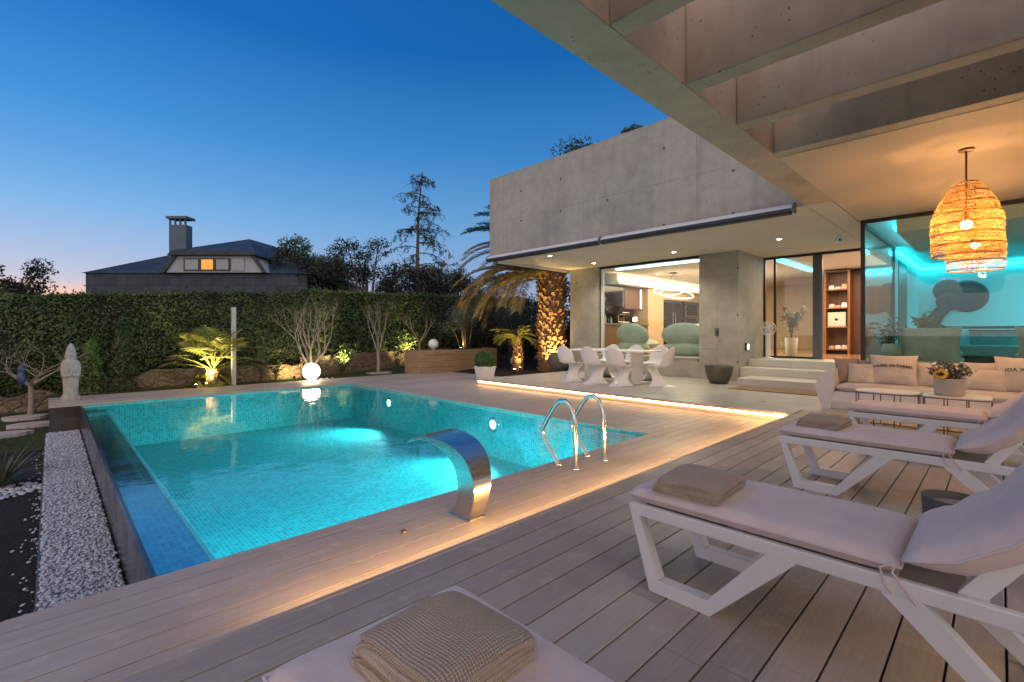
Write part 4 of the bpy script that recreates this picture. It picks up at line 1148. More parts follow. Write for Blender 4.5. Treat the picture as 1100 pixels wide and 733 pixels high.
# ------------------------------------------------------------------ dining set
def make_chair():
    t = thing('moulded_chair', 'x', 'chair', (0,0,0), 0, 'white moulded cantilever chairs at the dining table')
    prof = [(-.26,.835),(-.245,.76),(-.215,.66),(-.185,.56),(-.155,.485),(-.10,.435),(-.02,.415),(.08,.42),(.17,.432),(.225,.425),(.235,.40),(.205,.36),(.14,.30),(.06,.23),(-.01,.16),(-.07,.09),(-.15,.035),(-.27,.006),(-.30,.001)]
    hw =   [.13,.20,.232,.235,.225,.235,.25,.255,.245,.225,.215,.19,.165,.155,.165,.19,.235,.275,.28]
    fw =   [.03,.05,.06,.065,.08,.03,.0,-.0,0,0,0.0,.02,.06,.10,.15,.21,.30,.42,.46]   # edges pulled forward
    up =   [-.055,-.02,0,0,.01,.035,.03,.022,.008,-.01,-.014,-.01,0,0,0,0,0,0,0]
    def sm(A, f):
        f *= len(A)-1; i = min(len(A)-2, int(f)); q = f-i
        p0, p1, p2, p3 = A[max(0,i-1)], A[i], A[i+1], A[min(len(A)-1,i+2)]
        return .5*((2*p1)+(-p0+p2)*q+(2*p0-5*p1+4*p2-p3)*q*q+(-p0+3*p1-3*p2+p3)*q**3)
    PXs = [p[0] for p in prof]; PZs = [p[1] for p in prof]
    mb = MB()
    def fn(a, b):
        u = 2*a-1
        x = sm(PXs,b) + sm(fw,b)*abs(u)**2.2; z = sm(PZs,b) + sm(up,b)*abs(u)**2.5
        return (x, sm(hw,b)*u, max(.002,z))
    mb.grid(fn, 20, 54)
    o = mb.build('shell', M['chair'], t)
    s = o.modifiers.new('solid', 'SOLIDIFY'); s.thickness = .014; s.offset = 0
    return t
ch = make_chair()
CH = [((8.78,7.1),0,'white moulded chair on the near side of the table, the one at the palm end'),
      ((8.78,6.4),0,'white moulded chair in the middle of the near side of the table'),
      ((8.76,5.73),0,'white moulded chair on the near side of the table, closest to the entrance steps'),
      ((9.32,5.02),PI/2,'white moulded chair at the head of the table, turned towards the palm'),
      ((10.2,7.0),PI,'white moulded chair on the window side of the table, at the palm end'),
      ((10.2,6.3),PI,'white moulded chair in the middle of the window side of the table'),
      ((10.2,5.65),PI,'white moulded chair on the window side of the table, closest to the entrance steps')]
ch.location = CH[0][0]+(0,); ch.rotation_euler.z = CH[0][1]; ch['label'] = CH[0][2]
for p, a, lb in CH[1:]: dup(ch, p+(0,), a+random.uniform(-.06,.06), lb)
t = thing('dining_table', 'long white dining table between the white chairs under the soffit', 'table', (9.5,6.36,0))
mb = MB(); mb.box(-.42,-1.02,.705,.42,1.02,.74); mb.build('table_top', M['white'], t, bevel=.006)
for s in (-1,1):
    mb = MB(); mb.box(-.24,s*.62-.03,.02,.24,s*.62+.03,.704); mb.box(-.30,s*.62-.2,0,.30,s*.62+.2,.019); mb.build('pedestal', M['white'], t, bevel=.004)

# ------------------------------------------------------------------ outdoor sofa with pillows
t = thing('outdoor_sofa', 'long white outdoor sofa with faceted arm in front of the living room glass', 'sofa', (8.9,0,0))
mb = MB(); mb.prism([(1.90,0),(2.0,.34),(1.86,.56),(1.76,.60),(1.74,.30),(1.78,0)], 'x', 8.42, 9.36); mb.build('arm', M['sofa_shell'], t, True, bevel=.012)
mb = MB(); mb.prism([(8.44,0),(8.40,.12),(8.46,.265),(9.36,.265),(9.36,0)], 'y', -2.6, 1.775); mb.build('base', M['sofa_shell'], t, True, bevel=.01)
mb = MB(); mb.prism([(9.16,.268),(9.14,.58),(9.22,.62),(9.36,.60),(9.38,.268)], 'y', -2.6, 1.735); mb.build('back', M['sofa_shell'], t, True, bevel=.012)
for y0, y1 in ((.58,1.73),(-.60,.57),(-1.8,-.61)):
    mb = MB(); mb.pillow(.72, y1-y0-.01, .12, Matrix.Translation((8.79,(y0+y1)/2,.325)), 10, .4, 20, 24, .01, int(y1*10), .004); mb.build('seat_cushion', M['sofa_seat'], t, True)

def text_mesh(txt, size):
    c = bpy.data.curves.new('print', 'FONT'); c.body = txt; c.size = size; c.align_x = 'CENTER'; c.align_y = 'CENTER'; c.extrude = .0008
    c.space_character = 1.12; c.offset = .0016
    o = bpy.data.objects.new('print', c); COL.objects.link(o)
    dg = bpy.context.evaluated_depsgraph_get()
    me = bpy.data.meshes.new_from_object(o.evaluated_get(dg))
    bpy.data.objects.remove(o); return me
def sofa_pillow(x, y, z, w, h, th, lean, yaw, mat, lab, txt=None, seed=0, roll=0, size=.06):
    """pillow standing on the seat, its face towards -x"""
    t = thing('throw_pillow', lab, 'pillow', (x,y,z), 0, 'pillows on the outdoor sofa')
    # local: pillow x -> world -y (left to right as seen), pillow y -> up, pillow z -> world -x
    B = Matrix(((0,0,-1,0),(-1,0,0,0),(0,1,0,0),(0,0,0,1)))
    Mx = Matrix.Translation((0,0,h/2)) @ Matrix.Rotation(R(yaw),4,'Z') @ Matrix.Rotation(R(lean),4,'Y') @ B @ Matrix.Rotation(R(roll),4,'Z')
    mb = MB(); mb.pillow(w, h, th, Mx, 2.2, .5, 22, 22, .07, seed, .012)
    p = mb.build('cover', mat, t)
    if txt:
        me = text_mesh(txt, size)
        for v in me.vertices:
            X, Y = v.co.x, v.co.y
            Y = Y + .10*h - .16*X*X/w
            u = max(-1, min(1, 2*X/w)); q = max(-1, min(1, 2*Y/h))
            zz = th/2*max(0, (1-abs(u)**2.2)*(1-abs(q)**2.2))**.5
            v.co = Mx @ Vector((X, Y, zz + .015 + v.co.z))
        me.materials.clear()
        o = link(me, 'lettering', M['ink'], p)
    return t
sofa_pillow(8.86,1.66,.37,.34,.38,.13,12,38,M['taupe'],'small taupe pillow leaning into the arm at the left end of the sofa',seed=1)
sofa_pillow(8.98,1.36,.37,.42,.36,.13,16,4,M['taupe'],'taupe pillow standing behind the small cream one on the sofa',seed=2)
sofa_pillow(8.80,1.47,.37,.34,.31,.14,14,6,M['cream'],'small plain cream pillow in front of the taupe ones on the sofa',seed=3)
sofa_pillow(8.86,1.10,.37,.56,.45,.20,14,2,M['cream'],'large cream pillow with black lettering, the left one of the sofa','LAUREL DE TORRES',seed=4,size=.046)
sofa_pillow(8.96,.66,.37,.44,.36,.15,16,-4,M['cream'],'plain cream pillow between the lettered one and the flower pot',seed=5)
sofa_pillow(9.02,.20,.37,.40,.38,.14,18,5,M['cream'],'plain pale pillow leaning on the sofa back behind the creased one',seed=6)
sofa_pillow(8.82,.17,.37,.46,.29,.15,14,-3,M['cream'],'creased cream lumbar pillow just right of the flower pot',seed=7)
sofa_pillow(8.86,-.26,.37,.66,.47,.20,14,-4,M['cream'],'large cream pillow with black lettering at the right edge','IDA X ITHACA',seed=8,size=.060)

# low white tables with thin dark frames
def low_table(y, L, lab, rounded):
    t = thing('side_table', lab, 'coffee table', (7.2,y,0), 0, 'low white tables in front of the sofa')
    mb = MB(); n = 40; pts = []
    e = 3.2 if rounded else 9
    for k in range(n):
        a = 2*PI*k/n; ca, sa = math.cos(a), math.sin(a); q = (abs(ca)**e+abs(sa)**e)**(-1/e)
        pts.append((.24*q*ca, L/2*q*sa))
    mb.prism(pts, 'z', .431, .445); mb.build('table_top', M['sofa_shell'], t, bevel=.004)
    loop_ = pts+[pts[0]]
    for nm, z in (('top_rail',.425),('floor_rail',.008)):
        mb = MB(); mb.tube([(p[0]*.985, p[1]*.985, z) for p in loop_], .0055, 6, False); mb.build(nm, M['brass'], t)
    for k in (2, 8, 12, 18, 22, 28, 32, 38):
        p = pts[k]; mb = MB(); mb.tube([(p[0]*.985,p[1]*.985,.008),(p[0]*.985,p[1]*.985,.425)], .0055, 6); mb.build('leg', M['brass'], t)
low_table(.95,.60,'low white side table with rounded top and nothing on it, the left one',True)
low_table(.34,.56,'low white side table carrying the flower pot',False)
t = thing('flower_pot', 'cream pot with a yellow sunflower and white blossoms on the low table', 'flower pot', (7.2,.40,.446))
mb = MB(); mb.lathe([(.115,0),(.128,.01),(.138,.17),(.138,.19),(.126,.19),(.122,.15),(1e-4,.14)], 28); mb.build('pot_body', M['planter_cyl'], t)
mb = MB(); rr = random.Random(3)
for k in range(26):
    a = rr.uniform(0,2*PI); q = rr.uniform(.05,.2); mb.tube([(0,0,.14),(q*.4*math.cos(a),q*.4*math.sin(a),.24),(q*math.cos(a),q*math.sin(a),rr.uniform(.24,.37))], .004, 4)
mb.build('stems', M['bark_pale'], t)
P, d = blob_pts(520, (0,0,.27), (.17,.19,.11), .2); leaves('foliage', M['olive_leaf'], P, .024, .45, d, 1, t)
P, d = blob_pts(90, (.02,-.03,.30), (.17,.2,.09), .7); leaves('blossom', M['cream'], P, .016, .8, d, .6, t)
mb = MB(); c = Vector((-.13,.06,.24)); ax = Vector((-.85,.25,.35)).normalized(); e1 = ax.cross(Vector((0,0,1))).normalized(); e2 = e1.cross(ax)
for k in range(18):
    a = 2*PI*k/18; dv = e1*math.cos(a)+e2*math.sin(a); sv = e1*-math.sin(a)+e2*math.cos(a)
    mb.add([tuple(c+dv*.02-sv*.008), tuple(c+dv*.045-sv*.012+ax*.008), tuple(c+dv*.072), tuple(c+dv*.045+sv*.012+ax*.008), tuple(c+dv*.02+sv*.008)], [(0,1,2,3,4)])
f = mb.build('sunflower', M['petal'], t)
mb = MB(); mb.sphere(tuple(c+ax*.008), .026, 12, 8, .6); mb.build('seed_head', M['seed'], f)
mb = MB(); mb.box(6.32,-1.0,.002,6.95,1.15,.012); o = mb.build('jute_rug', M['jute'], None); tag(o, 'striped brown jute rug on the deck under and behind the farthest lounger', 'rug')
mb = MB(); mb.prism([(9.86,2.2),(10.55,2.2),(10.55,3.85),(9.86,3.85)], 'z', .002, .016); o = mb.build('door_mat', M['mat_brown'], None, bevel=.003); tag(o, 'brown coir door mat in front of the entrance steps', 'door mat')

# ------------------------------------------------------------------ pool fittings
def spout():
    t = thing('pool_spout', 'curved brushed steel water spout standing on the edge of the pool', 'water spout', (2.1,2.58,ZC))
    inner = [(2.70,-.13),(2.655,-.05),(2.635,.03),(2.635,.10),(2.66,.18),(2.71,.235),(2.79,.28),(2.90,.312),(3.03,.325),(3.16,.312),(3.30,.268)]
    outer = [(2.50,-.13),(2.475,-.05),(2.455,.04),(2.46,.13),(2.505,.22),(2.58,.29),(2.69,.338),(2.84,.364),(3.0,.368),(3.16,.338),(3.305,.272)]
    wd_ = [.125,.13,.14,.16,.185,.21,.235,.255,.27,.275,.275]
    wo  = [.125,.13,.14,.16,.185,.21,.235,.255,.27,.275,.275]
    mb = MB(); n = 40
    def sp(A, f):
        f *= len(A)-1; i = min(len(A)-2, int(f)); q = f-i
        g_ = lambda j: np.array(A[max(0,min(len(A)-1,j))], float)
        p0,p1,p2,p3 = g_(i-1),g_(i),g_(i+1),g_(i+2)
        return .5*((2*p1)+(-p0+p2)*q+(2*p0-5*p1+4*p2-p3)*q*q+(-p0+3*p1-3*p2+p3)*q**3)
    Q = []
    for k in range(n+1):
        f = k/n; a = sp(inner,f); b_ = sp(outer,f); w = float(sp(wd_,f))
        Q.append([(2.03,a[0],a[1]),(2.03,b_[0],b_[1]),(2.03+w,b_[0]-.0,b_[1]+.02*f),(2.03+w,a[0],a[1]+.02*f)])
    for j in range(4):
        jj = (j+1) % 4
        vs = [q[j] for q in Q]+[q[jj] for q in Q]
        mb.add(vs, [(i,i+1,n+1+i+1,n+1+i) for i in range(n)], True)
    mb.add(Q[0], [(0,1,2,3)]); mb.add(Q[-1], [(3,2,1,0)])
    mb.build('blade', M['steel'], t, True)
    mb = MB(); mb.box(2.015,2.485,ZC,2.17,2.715,ZC+.006); mb.build('base_plate', M['steel'], t, True)
spout()
t = thing('pool_ladder', 'pair of polished steel grab rails of the pool ladder', 'pool ladder', (3.75,2.9,ZC))
for x in (3.52, 3.98):
    P = [(2.77,-.13),(2.772,.1),(2.778,.28),(2.795,.38),(2.835,.46),(2.90,.50),(2.965,.485),(3.03,.42),(3.12,.29),(3.17,.21),(3.188,.165),(3.18,.12),(3.13,.05),(3.05,-.05),(2.985,-.13)]
    mb = MB(); mb.tube([(x,)+p for p in P], .0215, 12); r_ = mb.build('grab_rail', M['chrome'], t, True)
    mb = MB()
    for y in (2.77,2.985): mb.lathe([(.036,0),(.036,.006),(.026,.014)], 16, (x,y,ZC))
    mb.build('floor_flange', M['chrome'], r_, True)
for k in range(3):
    mb = MB(); mb.box(3.50,3.10,-.45-.25*k,4.0,3.17,-.42-.25*k); mb.build('tread', M['chrome'], t, True)
mb = MB(); mb.lathe([(.018,0),(.018,.012),(.012,.016),(1e-4,.016)], 14); o = mb.build('deck_plug', M['brass'], None); o.location = (1.62,2.66,ZC); tag(o, 'small brass plug in the planks left of the steel spout', 'deck fitting')

# ------------------------------------------------------------------ entrance bits
t = thing('tower_fan', 'white standing fan with round head on the landing beside the glass door', 'fan', (12.75,4.02,.50))
mb = MB(); mb.lathe([(.13,0),(.13,.02),(.06,.035)], 20); mb.prism([(-.05,-.04),(.05,-.04),(.05,.04),(-.05,.04)], 'z', .03, .62); mb.build('stand', M['white'], t, bevel=.008)
def ring(r, x): return [(x, r*math.cos(2*PI*k/32), .74+r*math.sin(2*PI*k/32)) for k in range(33)]
mb = MB()
for r, x in ((.17,-.02),(.17,.04),(.12,-.06),(.06,-.075)): mb.tube(ring(r,x), .006, 6, False)
for k in range(16):
    a = 2*PI*k/16; ca, sa = math.cos(a), math.sin(a)
    mb.tube([(-.08,.03*ca,.74+.03*sa),(-.06,.12*ca,.74+.12*sa),(-.02,.17*ca,.74+.17*sa),(.04,.17*ca,.74+.17*sa)], .003, 4)
mb.build('cage', M['white'], t)
mb = MB()
for k in range(5):
    a = 2*PI*k/5+.3; mb.add([(-.02,.03*math.cos(a),.74+.03*math.sin(a)),(-.03,.14*math.cos(a-.35),.74+.14*math.sin(a-.35)),(.0,.145*math.cos(a+.2),.74+.145*math.sin(a+.2)),(.01,.05*math.cos(a+.6),.74+.05*math.sin(a+.6))], [(0,1,2,3)])
mb.lathe([(.035,0),(.035,.0)], 12, (0,0,.74)); mb.build('blades', M['white'], t)
mb = MB(); mb.tube([(-.05,0,.74),(.10,0,.74)], .04, 14); mb.build('motor', M['white'], t)
t = thing('wall_spout', 'small grey metal outlet on the front of the concrete pier', 'wall fitting', (11.5,4.76,1.15))
mb = MB(); mb.box(-.012,-.045,-.10,0,.045,.10); mb.tube([(-.01,0,.05),(-.07,0,.03),(-.08,0,-.05)], .022, 10); mb.build('outlet', M['frame_grey'], t, bevel=.004)
t = thing('wall_lamp', 'small lit lamp on the side of the concrete pier above the steps', 'wall lamp', (11.95,4.26,.80))
mb = MB(); mb.box(-.05,-.05,-.09,.05,0,.09); mb.build('housing', M['black'], t, bevel=.006)
mb = MB(); mb.box(-.025,-.058,-.06,.035,-.051,.06); mb.build('lens', M['white_lit'], t)

# ------------------------------------------------------------------ garden: hedge, wall, trees
def hedge(name, lab, P0, P1, z0, z1a, z1b, depth, dens, size, mat):
    """leafy box from P0 to P1 (front face), tops z1a..z1b"""
    t = thing(name, lab, 'hedge', ((P0[0]+P1[0])/2,(P0[1]+P1[1])/2,z0))
    P0 = Vector(P0+(0,)); P1 = Vector(P1+(0,)); D = (P1-P0); L = D.length; u = D/L; n = Vector((u.y,-u.x,0))   # n towards the viewer
    if n.y > 0: n = -n
    def bulge(s, z): return .20*mnoise.noise(Vector((s*.8,z*1.0,3))) + .09*mnoise.noise(Vector((s*3,z*3,8)))
    def topn(s): return .07*mnoise.noise(Vector((s*.7,0,5)))+.05*mnoise.noise(Vector((s*2.6,0,9)))
    mb = MB()
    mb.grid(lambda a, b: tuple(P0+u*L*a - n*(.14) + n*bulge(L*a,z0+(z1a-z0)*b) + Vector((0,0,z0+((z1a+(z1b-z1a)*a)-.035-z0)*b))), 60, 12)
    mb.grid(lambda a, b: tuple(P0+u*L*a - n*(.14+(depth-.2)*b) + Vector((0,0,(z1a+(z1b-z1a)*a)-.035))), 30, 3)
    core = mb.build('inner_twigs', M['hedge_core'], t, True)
    N = int(L*((z1a+z1b)/2-z0)*dens)
    a = rng.random(N); b = rng.random(N)
    zt = z1a+(z1b-z1a)*a + np.array([topn(float(x)*L) for x in a])
    gaps = np.array([mnoise.noise(Vector((float(x)*L*1.6,float(y)*4,21))) for x, y in zip(a,b)])
    off = -np.abs(rng.normal(0,.09,N)) + np.array([bulge(float(x)*L,z0+float(y)*2) for x, y in zip(a,b)])
    keep = (gaps > -.32) | (rng.random(N) < .35)
    C = np.array(P0)[None]+np.outer(a*L, np.array(u))+np.outer(off, np.array(n)); C[:,2] = z0+(zt-z0)*b
    C = C[keep]
    N2 = int(L*depth*dens*1.0); a2 = rng.random(N2); C2 = np.array(P0)[None]+np.outer(a2*L,np.array(u))-np.outer(rng.random(N2)*depth,np.array(n))
    sh = np.where(rng.random(N2) < .10, np.abs(rng.normal(0,.10,N2)), np.abs(rng.normal(0,.03,N2))); C2[:,2] = z1a+(z1b-z1a)*a2 - .03 + sh + np.array([topn(float(x)*L) for x in a2])
    C = np.concatenate([C,C2]); nn = np.concatenate([np.tile(np.array(n)+np.array([0,0,.4]),(len(C)-N2,1)), np.tile(np.array([0,0,1.0]),(N2,1))])
    leaves('foliage', mat, C, size, .5, nn, .75, t, True)
hedge('clipped_hedge', 'long clipped evergreen hedge behind the pool and stone wall', (-3.5,14.2), (5.6,14.2), -.3, 1.72, 2.35, 1.0, 1250, .036, M['hedge'])
hedge('clipped_hedge', 'taller stretch of clipped hedge running back behind the wooden planter', (5.5,14.25), (22.5,21.4), -.3, 2.38, 3.3, 1.0, 520, .052, M['hedge'])
# low rubble wall in front of the hedge
t = thing('stone_wall', 'low rubble stone wall at the foot of the hedge', 'wall', (4,14,-.3))
mb = MB()
mb.grid(lambda a, b: (-3.5+8.6*a, 13.90+.03*mnoise.noise(Vector((a*30,b*4,1))), -.55+((.42+.38*min(1,max(0,(a-.42)/.2)))+.14*mnoise.noise(Vector((a*22,0,6))))*b), 90, 6)
mb.grid(lambda a, b: (5.1+7.5*a, 13.90+3.1*a+.03*mnoise.noise(Vector((a*30,b*4,2))), -.3+(.75+.05*mnoise.noise(Vector((a*22,0,9))))*b), 80, 6)
mb.grid(lambda a, b: (-3.5+8.6*a, 13.90+.28*b, -.55+(.42+.38*min(1,max(0,(a-.42)/.2)))+.14*mnoise.noise(Vector((a*22,0,6)))), 90, 2)
mb.grid(lambda a, b: (5.1+7.5*a, 13.90+3.1*a+.28*b, .45+.05*mnoise.noise(Vector((a*22,0,9)))), 80, 2)
mb.build('wall_face', M['stone_wall'], t, True)

def branch(mb, p, d, l, r, depth, rr, spread=.5, up=.15, n=5, k=2):
    q = p; pts = [tuple(p)]; rs = [r]
    for i in range(3):
        d = (d + Vector((rr.gauss(0,.12),rr.gauss(0,.12),rr.gauss(0,.08)+up*.3))).normalized()
        q = q + d*l/3; pts.append(tuple(q)); rs.append(r*(1-.13*(i+1)))
    mb.tube(pts, rs, n, False)
    if depth <= 0: return [q]
    out = []
    for j in range(k + (1 if rr.random() < .35 else 0)):
        nd = (d + Vector((rr.gauss(0,spread),rr.gauss(0,spread),abs(rr.gauss(0,spread*.5))+up))).normalized()
        out += branch(mb, q, nd, l*rr.uniform(.6,.9), r*rs[-1]/r*rr.uniform(.6,.78), depth-1, rr, spread, up, n, k)
    return out
def bare_tree(name, lab, loc, trunk_h, l, r, depth, seed, k=3, spread=.5, up=.2, mat='bark_pale'):
    rr = random.Random(seed); mb = MB()
    t = thing(name, lab, 'bare tree', loc)
    mb.tube([(0,0,-.05),(.01,.0,trunk_h*.5),(0,.02,trunk_h)], [r*1.25,r,r*.95], 7, False)
    tw = MB()
    for i in range(k):
        a = 2*PI*i/k + rr.uniform(-.4,.4)
        branch(tw, Vector((0,.02,trunk_h-.02)), Vector((math.cos(a)*spread*1.3, math.sin(a)*spread*1.3, .8)).normalized(), l, r*.62, depth, rr, spread, up)
    mb.build('trunk', M[mat], t); tw.build('branches', M[mat], t)
    return t
bare_tree('bare_shrub', 'broad leafless pollarded tree with many pale branches behind the glowing globe', (5.15,13.2,-.17), .30, .62, .08, 4, 5, 6, .40, .16)
bare_tree('bare_shrub', 'smaller leafless tree with upright pale branches on a white stone ring', (7.5,13.85,-.17), .70, .52, .055, 4, 8, 5, .26, .30)
bare_tree('bare_shrub', 'thin leafless tree behind the left end of the wooden planter', (9.15,14.0,-.15), .95, .42, .05, 3, 12, 4, .42, .3)
bare_tree('bare_shrub', 'low leafless tree with drooping pale branches holding the blue ornament at the left edge', (-.28,13.2,-.50), .62, .42, .045, 3, 16, 5, .75, -.02)
# blue ornament in the low tree
t = thing('blue_ornament', 'blue glazed bird shaped ornament sitting in the bare branches at the left edge', 'ornament', (-.40,12.95,.13))
mb = MB(); mb.lathe([(1e-3,0),(.06,.04),(.105,.14),(.10,.25),(.06,.31),(.085,.36),(.09,.42),(.06,.47),(1e-3,.49)], 18, (0,0,0), 1, .9); mb.build('body', M['blue'], t)
mb = MB(); mb.tube([(0,-.07,.40),(-.0,-.15,.385)], [.022,.004], 8); mb.build('beak', M['blue'], t)

# leafy trees
def tree(name, lab, loc, h, clumps, mat, nl, size, trunk_r=.16, cat='tree', group=None, shell=.35):
    t = thing(name, lab, cat, loc, 0, group)
    mb = MB()
    for (c, r) in clumps:
        mb.tube([(0,0,0),(c[0]*.15,c[1]*.15,h*.35),(c[0]*.6,c[1]*.6,c[2]*.75),(c[0],c[1],c[2])], [trunk_r,trunk_r*.75,trunk_r*.35,trunk_r*.12], 6, False)
    mb.build('trunk', M['bark'], t)
    A = []; B = []
    tot = sum(r[0]*r[1]*r[2] for _, r in clumps)**.8
    for (c, r) in clumps:
        P, d = blob_pts(int(nl*(r[0]*r[1]*r[2])**.8/sum((q[0]*q[1]*q[2])**.8 for _, q in clumps)), c, r, shell)
        g_ = np.array([mnoise.noise(Vector(tuple(p*1.5/np.mean(r))))+.7*mnoise.noise(Vector(tuple(p*4/np.mean(r)))) for p in P])
        m_ = g_ > -.10
        A.append(P[m_]); B.append(d[m_])
    leaves('crown', mat, np.concatenate(A), size, .5, np.concatenate(B), 1.2, t)
    return t
def clump_set(seed, n, R_, zc, rz, r0, r1):
    rr = random.Random(seed); o = []
    for k in range(n):
        a = rr.uniform(0,2*PI); q = R_*math.sqrt(rr.random()); r = rr.uniform(r0,r1)
        o.append(((q*math.cos(a), q*math.sin(a), zc+rr.uniform(-rz,rz)), (r,r,r*.8)))
    return o
tree('garden_tree', 'dense dark rounded tree beside the slate roof, left one beyond the hedge', (10.9,28.4,-.6), 3.2, clump_set(1,12,1.9,5.2,1.1,.8,1.3), M['dark_leaf'], 26000, .066, group='trees beyond the hedge')
tree('garden_tree', 'greener taller tree showing behind the dense dark one beyond the hedge', (12.0,30.5,-.6), 3.8, clump_set(2,9,1.7,6.3,.8,.8,1.2), M['mid_leaf'], 16000, .075, group='trees beyond the hedge')
tree('garden_tree', 'loose open tree with sky showing through, left of the tall conifer', (13.5,26.2,-.6), 3.6, clump_set(3,15,2.1,5.2,1.5,.5,.95), M['dark_leaf'], 11000, .066, group='trees beyond the hedge')
tree('garden_tree', 'dark round tree at the foot of the tall sparse conifer', (15.4,24.6,-.6), 3.0, clump_set(4,11,1.9,4.4,1.0,.7,1.15), M['dark_leaf'], 20000, .066, group='trees beyond the hedge')
tree('garden_tree', 'low dark tree between the conifer and the palm fronds', (17.6,22.6,-.6), 2.6, clump_set(5,9,1.7,4.0,.8,.6,1.0), M['dark_leaf'], 15000, .062, group='trees beyond the hedge')
tree('garden_tree', 'loose dark tree against the glowing horizon at the left edge', (-1.9,31.8,-.6), 2.5, clump_set(6,13,1.9,4.1,1.3,.45,.85), M['dark_leaf'], 9000, .072, group='trees beyond the hedge')
for x, y, h, lb in ((1.2,33,1.5,'tiny far tree on the horizon just right of the left edge tree'),(3.1,33,1.7,'tiny far tree on the horizon in the middle of the glowing gap'),(4.6,32,2.2,'tiny far tree on the horizon touching the slate roofed house')):
    tree('horizon_shrub', lb, (x,y,-.6), h, clump_set(int(x*10),7,1.3,h+1.4,.4,.3,.6), M['dark_leaf'], 1500, .08, .08, group='small trees on the horizon')
def conifer():
    t = thing('sparse_conifer', 'tall sparse conifer with drooping branches rising behind the hedge', 'tree', (15.45,24.0,-.6))
    rr = random.Random(21); H = 11.4
    mb = MB(); mb.tube([(0,0,0),(.05,0,H*.4),(.2,.1,H*.75),(.55,.2,H)], [.17,.13,.07,.02], 8); mb.build('trunk', M['bark'], t)
    bm = MB(); C = []
    for k in range(72):
        f = rr.uniform(.26,.99); z = H*f; a = rr.uniform(0,2*PI)
        side = .75+.5*mnoise.noise(Vector((math.cos(a)*1.2,math.sin(a)*1.2,f*3)))
        L = (1.03-f)**.72*6.0*rr.uniform(.35,1.1)*side+.3
        base = Vector((.2*f+ (.35*(f-.75)/.25 if f > .75 else 0),.1*f,z)); pts = []; sag = rr.uniform(.25,.65); a2 = a
        for j in range(7):
            q = j/6; a2 += rr.gauss(0,.12)*q
            pts.append(base + Vector((math.cos(a2)*L*q, math.sin(a2)*L*q, L*(rr.uniform(.15,.3)*q-sag*q*q))))
        bm.tube([tuple(p) for p in pts], [.026*(1-j/7)+.005 for j in range(7)], 4, False)
        for t_ in range(int(L*3)):
            q = rr.uniform(.2,1); i = min(5,int(q*6)); p = pts[i].lerp(pts[i+1], q*6-i)
            tw = p + Vector((rr.gauss(0,.22),rr.gauss(0,.22),-rr.uniform(.15,.6)))
            bm.tube([tuple(p), tuple(p.lerp(tw,.5)+Vector((0,0,.04))), tuple(tw)], [.007,.005,.003], 3, False)
            for j in range(rr.randint(14,30)):
                u = rr.random(); C.append(p.lerp(tw,u) + Vector((rr.gauss(0,.055),rr.gauss(0,.055),rr.gauss(0,.05))))
        for j in range(int(L*16)):
            q = rr.uniform(.12,1); i = min(5,int(q*6)); p = pts[i].lerp(pts[i+1], q*6-i)
            C.append(p + Vector((rr.gauss(0,.08),rr.gauss(0,.08),-abs(rr.gauss(0,.09)))))
    bm.build('branches', M['bark'], t)
    C = np.array([tuple(c) for c in C]); 
    leaves('needles', M['dark_leaf'], C, .06, .35, None, 1, t, tip=np.tile([0,0,-1.2],(len(C),1)))
conifer()
tree('garden_tree', 'dense dark bush filling the gap behind the big palm trunk', (15.6,14.9,-.4), 1.4, clump_set(41,12,1.6,1.6,1.2,.8,1.2), M['dark_leaf'], 16000, .055, .1, group='trees beyond the hedge')
tree('garden_tree', 'dense dark tree behind the young palm in front of the far hedge', (14.6,16.6,-.4), 1.6, clump_set(42,12,1.5,2.0,1.2,.8,1.2), M['dark_leaf'], 16000, .055, .1, group='trees beyond the hedge')
tree('garden_tree', 'tall dense tree just visible between the palm trunk and the concrete column', (15.9,12.4,-.4), 2.2, clump_set(43,12,1.1,2.4,1.5,.7,1.1), M['dark_leaf'], 14000, .055, .1, group='trees beyond the hedge')
# olive tree behind the planter
tree('olive_tree', 'grey leaved olive tree behind the right end of the wooden planter', (11.1,13.9,-.15), 1.0, clump_set(30,9,.75,1.75,.45,.35,.55), M['olive_leaf'], 4200, .036, .06, cat='olive tree', shell=.5)
tree('olive_tree', 'darker olive tree between the planter and the big palm', (12.9,13.3,-.15), 1.2, clump_set(31,9,.9,1.9,.5,.4,.6), M['olive_leaf'], 3600, .038, .07, cat='olive tree', shell=.5)
# columnar cypress like shrubs against the hedge
for x, h, lb in ((1.15,1.72,'slim upright shrub standing against the hedge, in line with the neighbour chimney'),(.62,1.2,'shorter slim shrub against the hedge, left of the taller slim one')):
    t = thing('slim_shrub', lb, 'shrub', (x,13.75,-.35))
    mb = MB(); mb.tube([(0,0,0),(0,0,h*.9)], [.03,.01], 6); mb.build('stem', M['bark'], t)
    n = 2200; f = rng.random(n); a = rng.uniform(0,2*PI,n); r = (.26*np.sqrt(np.clip(1.05-f,0,1))*(.75+.25*rng.random(n)))*(1+.2*np.sin(f*23))
    leaves('foliage', M['fern_leaf'] if h < 1.5 else M['hedge'], np.stack([r*np.cos(a), r*np.sin(a), .12+f*h],1), .04, .4, np.stack([np.cos(a),np.sin(a),.6+0*a],1), .8, t)

